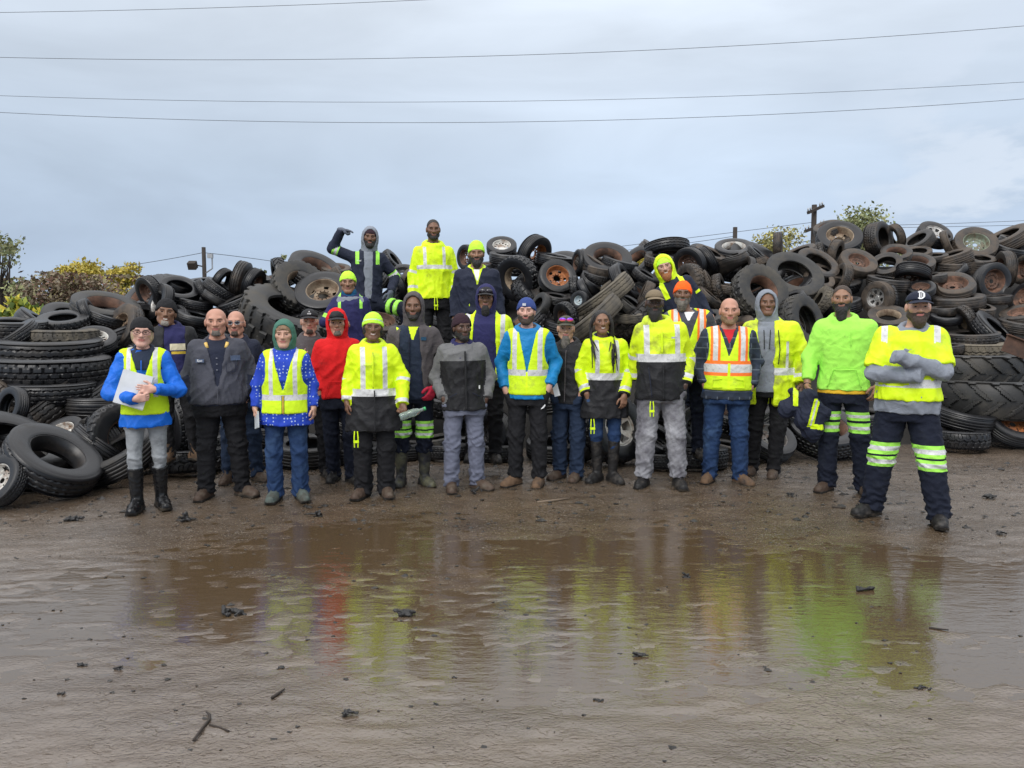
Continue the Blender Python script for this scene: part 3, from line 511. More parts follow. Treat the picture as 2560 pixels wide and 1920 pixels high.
TL = '''
A truck 150 1290 700 .12 90 - b
A lug 735 1235 540 .3 96 - b
A truck 1220 1080 720 .36 80 rust/ring g
A car 1030 1130 280 .2 25 - b
A truck 1240 1190 450 .16 72 - b
A truck 1430 1290 560 .45 155 tan/truck n
A truck 1100 1430 450 .55 90 white/holes b
A lug 700 1420 800 .08 90 - m
A truck 170 1390 540 .12 125 - b
A truck 555 1560 1140 .12 90 - b
B truckh 430 425 890 .10 90 - b
B truck 440 600 640 .10 90 - b
B car 100 725 290 .5 165 - b
B car 60 950 440 .25 100 steel/ring b
B car 520 955 370 .5 120 white/steel b
B truck 445 1215 760 .52 58 black/ring b 6.7
B carb 20 1360 440 .6 150 white/steel b 6.4
B car 870 1035 520 .35 205 rust/ring b
B lug 1010 1085 610 .85 8 rust/ring b
B car 950 735 300 .2 90 - g
N lug 470 1197 175 .10 90 - b
N carb 425 1120 190 .5 180 - b
A carb 1725 880 380 .5 200 rust/steel b
A car 2020 790 270 .3 60 - b
A slick 1850 1000 440 .35 160 alloy/ring b
C wide 215 605 450 .55 80 - b
C car 175 475 260 .2 80 - b
C truck 505 500 310 .15 95 - b
C car 725 480 270 .5 330 - b
C truck 935 465 440 .3 345 - n
C car 1080 510 370 .42 338 rust/steel b
C carb 705 592 420 .12 55 - b
C carb 515 605 210 .1 30 - b
C slick 650 680 220 .1 60 - b
C truck 410 740 370 .1 80 - b
C truck 895 725 430 .12 115 - b
C carb 960 810 320 .1 110 - b
C slick 405 905 420 .2 78 - b
C loader 1490 930 1110 .40 72 - g
C tractor 1385 420 430 .14 190 - b
C truck 1790 375 640 .5 66 rust/ring b
C lug 1610 545 640 .75 60 tan/ring g
C truck 1880 625 630 .65 100 tan/truck b
C car 2030 355 330 .3 90 rust/steel n
C carb 2100 445 230 .15 40 - n
M lug 820 542 200 .28 40 - b
M car 920 672 230 .5 100 black/steel b
M car 872 815 250 .4 200 - b
M lug 1005 805 350 .3 170 - m
M car 1585 505 240 .6 180 rust/steel b
D carb 315 253 315 .55 90 white/holes b
D car 370 362 370 .15 86 - b
D car 660 332 430 .6 335 orange/truck b
D lug 490 578 480 .8 200 tan/ring b
D car 880 388 400 .1 80 - b
D car 905 572 395 .85 70 orange/truck b
D carb 1140 415 250 .35 170 rust/steel b
D truck 1435 395 510 .6 80 rust/ring b
D carb 1570 432 390 .12 75 - b
D carb 1370 505 220 .1 80 - n
D lug 1310 572 260 .15 75 - b
D carbent 1255 640 330 .15 60 - b
D car 1610 625 430 .22 30 - b
D lug 1840 565 230 .2 60 - b
D truck 1405 780 680 .08 127 - m
D small 1145 815 205 .85 170 pale/steel b
D lug 1098 702 230 .1 10 - b
D slick 1215 720 210 .1 30 - b
D car 905 800 260 .2 80 - b
D slick 720 875 300 .45 150 - g
D lug 1000 985 320 .6 200 rust/steel b
D slick 1290 1010 680 .10 130 - m
D car 1660 860 340 .3 60 - b
D carb 1635 870 220 .1 50 - g
D cardent 1650 1000 270 .15 90 - m
D carb 1840 765 320 .1 155 - n
E truck 455 450 480 .32 277 - b
E lugdent 390 570 340 .2 80 - b
E car 697 602 365 .85 200 rust/steel b
E car 885 570 330 .3 210 - b
E car 910 510 350 .25 65 - b
E car 1165 448 390 .4 88 white/ring b
E carbent 1120 595 450 .2 120 - b
E carb 1415 510 280 .12 50 - b
E truck 1637 412 210 .06 2 - n
E slick 1305 660 270 .4 160 - n
E truck 1790 745 620 .65 62 - g
E lug 1440 905 620 .7 40 rust/ring g
E car 1880 490 330 .25 110 - n
E carb 1400 620 260 .2 300 - n
E wide 2030 640 460 .5 58 - b
E lug 890 805 260 .1 30 - b
E lug 1012 850 250 .18 15 - b
E truck 1125 862 200 .1 82 - n
E slick 910 955 290 .12 50 - b
E carb 818 1020 210 .1 20 - b
E lug 1890 1220 600 .5 20 - g
E car 1785 990 200 .4 120 - b
E lugdent 2095 1010 360 .3 150 - m
E car 2070 765 320 .5 60 - b
E lug 700 790 390 .6 180 - b
E lug 880 1200 390 .35 100 - g
F car 130 310 290 .4 100 rust/steel b
F carb 245 418 455 .65 80 tan/truck b
F car 205 575 300 .3 350 - n
F wide 660 425 370 .45 12 - b
F car 840 390 270 .5 200 - b
F slick 440 675 390 .55 65 rust/steel b
F lug 60 580 230 .1 20 - b
F carb 270 835 320 .4 160 - n
F slick 120 790 320 .2 60 - b
F carb 748 700 320 .7 100 - n
F car 850 580 310 .5 85 rust/ring b
F car 1070 680 350 .45 80 rust/ring b
F car 1090 570 250 .4 90 - n
F carb 1090 450 330 .4 120 - b
F carb 1255 375 350 .5 60 alloy/six b
F slick 1400 455 270 .15 20 - b
F carb 1690 480 420 .7 70 green/steel b
F car 1430 632 430 .15 105 - b
F cardent 1530 720 430 .14 88 - b
F cardent 985 820 450 .5 268 rust/steel b
F car 1230 828 290 .15 90 - b
F cardent 1450 930 470 .5 88 rust/steel b
F slick 1510 1090 510 .16 92 - n
F cardent 1865 865 400 .75 5 rust/steel b
F car 2010 738 380 .35 180 rust/steel b
F car 760 885 420 .12 80 - b
F carb 660 1040 345 .8 180 alloy/six b
F lug 785 1065 310 .3 185 - b
F car 1115 950 250 .5 90 rust/steel b
F slick 1900 1060 330 .1 90 - b
F cardent 1750 1165 230 .3 80 - b
F car 2020 430 480 .25 115 - n
F car 2100 450 290 .12 70 - n
F car 2045 535 330 .15 70 - b
F car 1755 650 280 .3 80 - n
F slick 1475 770 260 .3 120 - b
F slick 1260 615 260 .2 90 - n
F car 2230 745 310 .6 170 rust/steel b
F car 2225 1045 340 .6 150 rust/steel b
F truck 770 1260 410 .5 85 tan/ring b
F lug 1600 1275 320 .36 205 tan/steel b
F truck 1895 1420 560 .2 45 - b
F truck 1660 1475 520 .15 90 - b
F car 1400 1580 300 .14 90 - b
F car 2160 1345 420 .15 80 - b
F car 2170 1230 370 .4 100 rust/steel b
F slick 1385 1260 310 .3 86 - b
F slick 1370 1180 300 .12 90 - n
G lug 790 400 520 .10 90 - m
G tractor 620 610 1180 .06 90 - g
G tractor 860 890 1300 .06 90 - g
G car 600 1085 620 .2 78 - b
G lug 560 1305 580 .12 90 - b
G car 1125 1165 540 .6 62 orange/steel b
G lug 1050 985 350 .18 80 - m
N lug 1535 1103 172 .75 20 white/five b
N car 1745 1070 112 .95 10 black/holes b
N carb 1735 1165 165 .12 90 - b
N car 1924 1108 128 .6 60 steel/steel b
N carb 2059 1113 175 .55 80 rust/ring b
N carb 1240 1180 130 .15 90 - b
N carb 1115 1167 115 .12 90 - b
N car 1235 1100 115 .7 180 black/holes b
N lug 1098 1106 95 .2 100 - g
N lug 1163 1118 100 .3 90 - b
N car 770 1150 170 .3 90 - b
N car 656 1140 160 .2 90 - b
N car 495 1055 140 .2 90 - b
N lug 505 1115 150 .15 100 - b
N car 1455 1080 150 .6 170 - b
N lug 1742 1000 140 .2 85 - g
N car 1825 1130 130 .15 80 - n
N car 1890 1035 150 .4 120 - b
N car 660 1085 150 .15 80 - b
N car 880 1060 150 .3 70 - b
N car 890 1150 140 .2 90 - b
N car 1000 1155 130 .15 90 - b
N lug 1090 1010 150 .2 80 - b
N car 1385 1000 150 .2 100 - b
N car 1385 1120 140 .3 90 - b
N car 1640 1120 140 .4 60 - b
N carb 1660 1180 120 .12 90 - b
N car 2130 1140 140 .3 80 - b
N carb 2140 1050 150 .2 90 - b
N lug 1960 1030 150 .3 60 - b
N car 300 1170 190 .3 120 - b
N car 1990 705 150 .25 80 - b +1.0
N car 1960 690 130 .2 100 - b +1.3
N car 250 1010 170 .15 90 - b
'''
for ln in TL.strip().split('\n'):
    z, k, u, v, mj, r, th, rm, rb, *yy = ln.split(); x0, y0, kk = REG[z]
    if z in 'EF' and rb == 'b' and int(u[-2:])*7 % 10 < 5: rb = 'n'
    put(k, x0+float(u)*kk, y0+float(v)*kk, float(mj)*kk, float(r), float(th), None if rm == '-' else rm, rb, None if not yy else pile_Y(x0+float(u)*kk, y0+float(v)*kk)+float(yy[0]) if yy[0][0] == '+' else float(yy[0]))
# deeper layer of the heap that shows through the gaps
rf = random.Random(5)
def fillers():
    n = 0; spots = []
    for u in range(20, 2600, 86):
        top = np.interp(u, _RU, _RV)
        v = top+38+rf.random()*20
        while v < 1165:
            uu = u+rf.uniform(-28, 28)
            base = 810+CAM_H*FPX/np.interp(uu, _PU, _PB)
            if v < base-45 and not (v > 870 and 540 < uu < 2040 and rf.random() < .75): spots.append((uu, v))
            v += 66+rf.random()*18
    for (u, v) in spots:
        if len(TYRES) >= 298: break
        Y = pile_Y(u, v)+.50
        k = rf.choice(['car', 'carb', 'slick', 'lug', 'car', 'truck']); D = {'truck': .95, 'lug': .78}.get(k, .66)
        put(k, u, v, D*FPX/Y, rf.choice([.1, .2, .35, .5]), rf.uniform(45, 135), rf.choice([None, None, None, 'rust', 'rust/ring']), rf.choice('bbbn'), Y, fill=True)
fillers()
# ---------------------------------------------------------------- implicit-surface toolkit for bodies and clothes
class RC:
    def __init__(s, a, b, ra, rb=None, clip=(), sc=(1, 1, 1), T=None):
        s.a = np.array(a, float); s.b = np.array(b, float); s.ra = ra; s.rb = ra if rb is None else rb; s.clip = clip; s.T = T
        m = max(s.ra, s.rb); s.lo = np.minimum(s.a, s.b)-m; s.hi = np.maximum(s.a, s.b)+m
    def ev(s, P):
        ab = s.b-s.a; h = np.clip(((P-s.a)@ab)/(ab@ab+1e-12), 0, 1)
        return np.linalg.norm(P-s.a-h[..., None]*ab, axis=-1)-(s.ra+(s.rb-s.ra)*h)
class EL:
    def __init__(s, c, r, clip=(), T=None):
        s.c = np.array(c, float); s.r = np.array(r, float); s.clip = clip; s.T = T; s.lo = s.c-s.r; s.hi = s.c+s.r
    def ev(s, P):
        q = (P-s.c)/s.r; k0 = np.linalg.norm(q, axis=-1); k1 = np.linalg.norm(q/s.r, axis=-1)+1e-9
        return np.where(k0 < .3, -np.min(s.r)*(1-k0), k0*(k0-1)/k1)
class ST:
    """stack of elliptical sections: rows (z, a, b, cy)"""
    def __init__(s, rows, clip=(), off=0, T=None):
        R = np.array(rows, float); s.z, s.A, s.B, s.cy = R[:, 0], R[:, 1]+off, R[:, 2]+off, R[:, 3]; s.clip = clip; s.T = T
        m = s.A.max(); mb = s.B.max()+np.abs(s.cy).max(); s.lo = np.array([-m, -mb, s.z[0]]); s.hi = np.array([m, mb, s.z[-1]])
    def ev(s, P):
        z = P[..., 2]; a = np.interp(z, s.z, s.A); b = np.interp(z, s.z, s.B); c = np.interp(z, s.z, s.cy)
        d = (np.sqrt((P[..., 0]/a)**2+((P[..., 1]-c)/b)**2)-1)*np.minimum(a, b)
        return np.maximum(d, np.maximum(s.z[0]-z, z-s.z[-1]))
class BX:
    def __init__(s, c, h, rad, R=None, clip=(), T=None):
        s.c = np.array(c, float); s.h = np.array(h, float); s.rad = rad; s.R = np.eye(3) if R is None else np.array(R); s.clip = clip; s.T = T
        e = np.abs(s.R)@s.h+rad; s.lo = s.c-e; s.hi = s.c+e
    def ev(s, P):
        q = np.abs((P-s.c)@s.R)-s.h
        return np.linalg.norm(np.maximum(q, 0), axis=-1)+np.minimum(q.max(-1), 0)-s.rad
class FN:
    def __init__(s, f, lo, hi, T=None): s.f = f; s.lo = np.array(lo, float); s.hi = np.array(hi, float); s.clip = (); s.T = T
    def ev(s, P): return s.f(P)
def peval(p, P):
    Q = P if p.T is None else (P-p.T[1])@p.T[0]
    d = p.ev(Q)
    for n, k in p.clip: d = np.maximum(d, Q@np.array(n, float)-k)
    return d
def pbox(p):
    if p.T is None: return p.lo, p.hi
    c = np.array([[x, y, z] for x in (p.lo[0], p.hi[0]) for y in (p.lo[1], p.hi[1]) for z in (p.lo[2], p.hi[2])])@p.T[0].T+p.T[1]
    return c.min(0), c.max(0)
def smin(a, b, k):
    if k <= 0: return np.minimum(a, b)
    h = np.maximum(k-np.abs(a-b), 0)/k; return np.minimum(a, b)-h*h*k*.25
def graded(lo, hi, step, fine):
    """axis with the given step, finer inside the (lo, hi, step) intervals"""
    out = [lo]
    while out[-1] < hi:
        x = out[-1]; st = step
        for a, b, s in fine:
            if a-step <= x <= b: st = min(st, s if x >= a else max(s, min(st, a-x)) if a-x > s else s)
        out.append(x+st)
    return np.array(out)
class Field:
    def __init__(s, prims_for_box, step, fine=((), (), ()), pad=.03):
        bx = [pbox(p) for p in prims_for_box]; lo = np.min([b[0] for b in bx], 0)-pad; hi = np.max([b[1] for b in bx], 0)+pad
        s.ax = [graded(lo[i], hi[i], step, fine[i]) for i in range(3)]; s.D = np.full([len(a) for a in s.ax], .2); s.step = step
    def sl(s, p, k):
        lo, hi = pbox(p); m = k+s.step*2.5; r = []
        for i in range(3):
            a = max(0, np.searchsorted(s.ax[i], lo[i]-m)-1); b = min(len(s.ax[i]), np.searchsorted(s.ax[i], hi[i]+m)+1); r.append(slice(a, b))
        return tuple(r)
    def grid(s, r): return np.stack(np.meshgrid(*[s.ax[i][r[i]] for i in range(3)], indexing='ij'), -1)
    def add(s, p, k=.02):
        r = s.sl(p, k); 
        if min(x.stop-x.start for x in r) < 1: return
        s.D[r] = smin(s.D[r], peval(p, s.grid(r)), k)
    def sub(s, p, k=.0):
        r = s.sl(p, k)
        if min(x.stop-x.start for x in r) < 1: return
        d = peval(p, s.grid(r)); s.D[r] = -smin(-s.D[r], d, k)
    def cut(s, n, k):
        """keep the side n.p < k"""
        n = np.array(n, float); g = s.ax[0][:, None, None]*n[0]+s.ax[1][None, :, None]*n[1]+s.ax[2][None, None, :]*n[2]-k; s.D = np.maximum(s.D, g)
    def surface(s, relax=1):
        D = s.D.copy()
        for i in range(3):
            for e in (0, -1):
                q = [slice(None)]*3; q[i] = e; D[tuple(q)] = np.maximum(D[tuple(q)], .002)
        D = np.where(np.abs(D) < 1e-6, 1e-6, D)
        nx, ny, nz = D.shape; neg = D < 0
        c = [(i, j, k) for i in (0, 1) for j in (0, 1) for k in (0, 1)]
        cnt = sum(neg[i:nx-1+i, j:ny-1+j, k:nz-1+k].astype(np.int8) for i, j, k in c)
        idx = np.argwhere((cnt > 0) & (cnt < 8)); vid = np.full((nx-1, ny-1, nz-1), -1, np.int32); vid[tuple(idx.T)] = np.arange(len(idx))
        I, J, K = idx.T; X = [s.ax[0][I], s.ax[0][I+1]]; Yy = [s.ax[1][J], s.ax[1][J+1]]; Z = [s.ax[2][K], s.ax[2][K+1]]
        val = {q: D[I+q[0], J+q[1], K+q[2]] for q in c}; acc = np.zeros((len(idx), 3)); n = np.zeros(len(idx))
        for q in c:
            for d in range(3):
                if q[d]: continue
                w = list(q); w[d] = 1; w = tuple(w); a, b = val[q], val[w]; m = (a < 0) != (b < 0); t = np.where(m, a/(a-b+1e-20), 0)
                pa = np.stack([X[q[0]], Yy[q[1]], Z[q[2]]], -1); pb = np.stack([X[w[0]], Yy[w[1]], Z[w[2]]], -1)
                acc += np.where(m[:, None], pa+(pb-pa)*t[:, None], 0); n += m
        V = acc/n[:, None]; F = []
        for d in range(3):
            sl0 = [slice(1, -1)]*3; sl1 = [slice(1, -1)]*3; sl0[d] = slice(0, D.shape[d]-1); sl1[d] = slice(1, D.shape[d])
            a, b = neg[tuple(sl0)], neg[tuple(sl1)]; E = np.argwhere(a != b)
            if not len(E): continue
            flip = a[tuple(E.T)]; o = np.ones(3, int); o[d] = 0; E = E+o
            e1, e2 = [(1, 2), (2, 0), (0, 1)][d]; u = np.zeros(3, int); u[e1] = 1; w = np.zeros(3, int); w[e2] = 1
            q = np.stack([vid[tuple((E-u-w).T)], vid[tuple((E-w).T)], vid[tuple(E.T)], vid[tuple((E-u).T)]], -1)
            q[~flip] = q[~flip][:, ::-1]; F.append(q)
        F = np.concatenate(F) if F else np.zeros((0, 4), int); F = F[(F >= 0).all(1)]
        for _ in range(relax):
            S2 = np.zeros_like(V); N2 = np.zeros(len(V))
            for i in range(4):
                for j in ((i+1) % 4, (i+3) % 4): np.add.at(S2, F[:, i], V[F[:, j]]); np.add.at(N2, F[:, i], 1)
            V = V*.5+.5*S2/np.maximum(N2, 1)[:, None]
        return V, F
def vnormals(V, F):
    n = np.cross(V[F[:, 2]]-V[F[:, 0]], V[F[:, 3]]-V[F[:, 1]]); R = np.zeros_like(V)
    for i in range(4): np.add.at(R, F[:, i], n)
    return R/(np.linalg.norm(R, axis=1)[:, None]+1e-12)
def folds(P, seed, wl=.10, stretch=(1, 1, 1), octs=3):
    rs = np.random.RandomState(seed); q = P/np.array(stretch); out = np.zeros(len(P)); a = 1; tot = 0
    for i in range(octs):
        d = rs.randn(3); d /= np.linalg.norm(d); e = rs.randn(3); e /= np.linalg.norm(e); g = rs.randn(3); g /= np.linalg.norm(g)
        w = .9*np.sin(2*math.pi*(q@e)/(wl*2.1)+rs.rand()*6)+.6*np.sin(2*math.pi*(q@g)/(wl*1.3)+rs.rand()*6)
        out += a*(1.0-1.75*np.abs(np.sin(math.pi*(q@d)/wl+w+rs.rand()*6))**.8); tot += a; wl *= .72; a *= .72
    return out/tot
def rot(yaw=0, pitch=0, roll=0):
    return np.array(Matrix.Rotation(yaw, 3, 'Z') @ Matrix.Rotation(pitch, 3, 'X') @ Matrix.Rotation(roll, 3, 'Y'))
# ---- colours of cloth and skin
def cloth(name, c, rough=.85, dirt=None, damt=.2, dscale=5, bump=.35, bs=90, var=.10, sheen=.0): return mat('cloth_'+name, c, rough, bump, bs, var, 5, dirt, damt, dscale, bdist=.004, sheen=sheen, spec=.3, crumple=.22 if name.startswith('hivis') else .30)
HV = cloth('hivis_yellow', (.66, .88, .010), .55, (.36, .42, .05), .14, 4, .2, 40, .09)
HVD = cloth('hivis_soiled', (.66, .85, .015), .55, (.26, .27, .05), .32, 5, .2, 40, .06)
HVM = cloth('hivis_mesh', (.62, .87, .018), .75, (.38, .46, .06), .14, 5, .4, 220, .08)
LIME = cloth('lime_fleece', (.36, .80, .10), .9, (.20, .40, .06), .05, 9, .3, 120, .05)
LIMEB = cloth('lime_knit', (.52, .95, .06), .95, None, 0, 5, .7, 130, .05)
SIL = cloth('reflective_silver', (.60, .60, .60), .38, (.38, .38, .38), .3, 30, .1, 60, .08)
ORG = cloth('orange_trim', (.95, .20, .03), .7); ORB = cloth('orange_knit', (1.0, .13, .015), .95, bump=.7, bs=130)
BLK = cloth('black_cloth', (.014, .014, .016), .65); NVY = cloth('navy_cloth', (.014, .018, .036), .8); NVB = cloth('navy_bright', (.022, .022, .085), .85); NVW = cloth('navy_work', (.016, .025, .048), .8)
GRY = cloth('grey_fleece', (.22, .24, .28), .92, (.13, .13, .14), .15); CHR = cloth('charcoal_shirt', (.060, .062, .078), .85); DGR = cloth('dark_grey_hoodie', (.085, .075, .078), .92); GJK = cloth('grey_shell', (.135, .135, .137), .6)
BLU = cloth('royal_blue_shell', (.006, .125, .58), .55); AZU = cloth('azure_shell', (.005, .18, .43), .6); RED = cloth('red_fleece', (.62, .012, .014), .9, (.30, .015, .015), .08); MAR = cloth('maroon_knit', (.030, .015, .022), .95); TEA = cloth('teal_knit', (.06, .16, .12), .95, bump=.6, bs=120)
DEN = cloth('blue_denim', (.014, .036, .098), .85, (.04, .08, .16), .30, 4, .3, 150); DDN = cloth('dark_denim', (.014, .026, .055), .85, (.03, .045, .08), .2, 4, .3, 150); GDN = cloth('grey_denim', (.27, .285, .30), .9, (.17, .18, .19), .35, 10, .3, 150)
GPN = cloth('slate_trousers', (.13, .14, .19), .85); SWT = cloth('stained_sweatpants', (.33, .33, .35), .92, (.075, .070, .085), .66, 2.6); NVP = cloth('navy_trousers', (.007, .010, .022), .85, (.014, .017, .026), .2); BPN = cloth('black_trousers', (.009, .009, .011), .85); RBT = cloth('red_shirt', (.5, .02, .03), .9)
KHK = cloth('khaki_cap', (.20, .155, .10), .9); BKN = cloth('black_knit', (.016, .016, .018), .95, bump=.7, bs=120); BLB = cloth('blue_knit', (.035, .06, .20), .95, bump=.7, bs=130); YTS = cloth('yellow_tee', (.75, .45, .03), .9); CAM = cloth('camo_cap', (.09, .085, .065), .9, (.04, .045, .03), .6, 14); CRM = cloth('cream_print', (.62, .56, .40), .9); YPR = cloth('yellow_print', (.60, .42, .05), .9); WHT = cloth('white_print', (.8, .8, .8), .8); GRA = cloth('grey_tape', (.45, .46, .50), .5)
LBR = cloth('brown_leather', (.065, .042, .030), .6, (.10, .08, .06), .35, 9); TAN = cloth('tan_suede', (.13, .080, .048), .85, (.05, .04, .035), .35, 8); BLE = cloth('black_leather', (.016, .015, .015), .5, (.08, .07, .06), .28, 9); RUB2 = cloth('rubber_boot', (.010, .010, .011), .22, (.07, .065, .055), .12, 6, .05); GRB = cloth('muddy_rubber_boot', (.035, .035, .038), .45, (.16, .155, .09), .42, 6); GBT = cloth('grey_green_shoe', (.085, .105, .095), .8, (.05, .04, .03), .35, 9); SOL = cloth('boot_sole', (.018, .016, .014), .8, (.07, .055, .04), .4, 12)
BGV = cloth('grey_blue_glove', (.10, .115, .15), .8); RGV = cloth('red_glove', (.45, .02, .05), .8); NGV = cloth('navy_glove', (.03, .04, .08), .8)
def skin(n, c): return mat('skin_'+n, c, .48, .15, 160, .07, 14, spec=.4, bdist=.002)
SK = {'pink': skin('pink', (.57, .33, .26)), 'fair': skin('fair', (.50, .29, .21)), 'ruddy': skin('ruddy', (.46, .235, .165)), 'olive': skin('olive', (.35, .195, .13)), 'tan': skin('tan', (.27, .145, .090)), 'brown': skin('brown', (.165, .084, .052)), 'mid': skin('mid', (.215, .112, .068)), 'dark': skin('dark', (.095, .050, .034)), 'deep': skin('deep', (.072, .042, .032))}
LIP = {'p': mat('lips_pink', (.42, .15, .13), .45), 'd': mat('lips_dark', (.105, .048, .040), .45), 'm': mat('lips_mid', (.26, .11, .085), .45)}
HAIR = {'black': mat('hair_black', (.016, .014, .013), .6, .6, 180), 'brown': mat('hair_brown', (.050, .032, .022), .6, .6, 180), 'ginger': mat('hair_ginger', (.30, .11, .035), .7, .6, 180), 'grey': mat('hair_grey', (.30, .27, .24), .8, .6, 180), 'pepper': mat('hair_pepper', (.13, .115, .10), .8, .6, 180, .5, 30), 'blond': mat('hair_blond', (.42, .31, .19), .6, .6, 150, .3, 20), 'sandy': mat('hair_sandy', (.20, .125, .070), .7, .6, 150, .3, 20)}
EYEW = mat('eye_white', (.30, .27, .25), .3); IRIS = mat('eye_dark', (.018, .012, .009), .2); TEETH = mat('teeth', (.62, .58, .52), .4); LENS = mat('dark_lens', (.02, .015, .02), .08, spec=.8); FRAME = mat('glasses_frame', (.03, .012, .014), .4); WCH = mat('watch_metal', (.3, .3, .3), .3, metal=.8); PLA = mat('clear_bottle', (.62, .74, .68), .10, 0, 10, .1, spec=.6); PLA.node_tree.nodes['Principled BSDF'].inputs['Transmission Weight'].default_value = .8; PAP = mat('white_paper', (.75, .76, .78), .6)
def mirror_lens():
    m = bpy.data.materials.new('rainbow_lens'); m.use_nodes = True; nt = m.node_tree; N = nt.nodes.new; L = nt.links.new; b = nt.nodes['Principled BSDF']; b.inputs['Roughness'].default_value = .15
    tc = N('ShaderNodeTexCoord'); sp = N('ShaderNodeSeparateXYZ'); L(tc.outputs['Generated'], sp.inputs[0]); r = N('ShaderNodeValToRGB'); L(sp.outputs['Z'], r.inputs[0]); e = r.color_ramp.elements
    e[0].color = (.9, .35, .02, 1); e[1].color = (.05, .05, .7, 1); k = e.new(.45); k.color = (.7, .03, .25, 1); k = e.new(.7); k.color = (.25, .03, .6, 1); L(r.outputs[0], b.inputs['Base Color']); return m
RAIN = mirror_lens()
def plaid(name, c0, c1, c2, sc):
    m = bpy.data.materials.new(name); m.use_nodes = True; nt = m.node_tree; N = nt.nodes.new; L = nt.links.new; b = nt.nodes['Principled BSDF']; b.inputs['Roughness'].default_value = .9
    tc = N('ShaderNodeTexCoord'); sp = N('ShaderNodeSeparateXYZ'); L(tc.outputs['Object'], sp.inputs[0]); cur = None
    for ax, k in (('X', sc), ('Z', sc)):
        a = N('ShaderNodeMath'); a.operation = 'MULTIPLY'; a.inputs[1].default_value = k; L(sp.outputs[ax], a.inputs[0]); f = N('ShaderNodeMath'); f.operation = 'FRACT'; L(a.outputs[0], f.inputs[0])
        g = N('ShaderNodeMath'); g.operation = 'LESS_THAN'; g.inputs[1].default_value = .10; L(f.outputs[0], g.inputs[0])
        h = N('ShaderNodeMath'); h.operation = 'GREATER_THAN'; h.inputs[1].default_value = .55; L(f.outputs[0], h.inputs[0])
        mx = N('ShaderNodeMix'); mx.data_type = 'RGBA'; L(h.outputs[0], mx.inputs[0]); mx.inputs[7].default_value = (*c1, 1)
        if cur is None: mx.inputs[6].default_value = (*c0, 1)
        else: mx.inputs[0].default_value = 0; L(cur, mx.inputs[6])
        m2 = N('ShaderNodeMix'); m2.data_type = 'RGBA'; L(g.outputs[0], m2.inputs[0]); L(mx.outputs[2], m2.inputs[6]); m2.inputs[7].default_value = (*c2, 1); cur = m2.outputs[2]
    L(cur, b.inputs['Base Color']); return m
PLD = plaid('plaid_flannel', (.016, .022, .034), (.022, .032, .055), (.09, .11, .14), 10)
def dotted():
    m = bpy.data.materials.new('blue_spotted'); m.use_nodes = True; nt = m.node_tree; N = nt.nodes.new; L = nt.links.new; b = nt.nodes['Principled BSDF']; b.inputs['Roughness'].default_value = .8
    tc = N('ShaderNodeTexCoord'); v = N('ShaderNodeTexVoronoi'); v.inputs['Scale'].default_value = 34; v.inputs['Randomness'].default_value = .35; L(tc.outputs['Object'], v.inputs['Vector'])
    g = N('ShaderNodeMath'); g.operation = 'LESS_THAN'; g.inputs[1].default_value = .24; L(v.outputs['Distance'], g.inputs[0])
    mx = N('ShaderNodeMix'); mx.data_type = 'RGBA'; L(g.outputs[0], mx.inputs[0]); mx.inputs[6].default_value = (.008, .045, .42, 1); mx.inputs[7].default_value = (.35, .45, .70, 1); L(mx.outputs[2], b.inputs['Base Color']); return m
DOT = dotted()
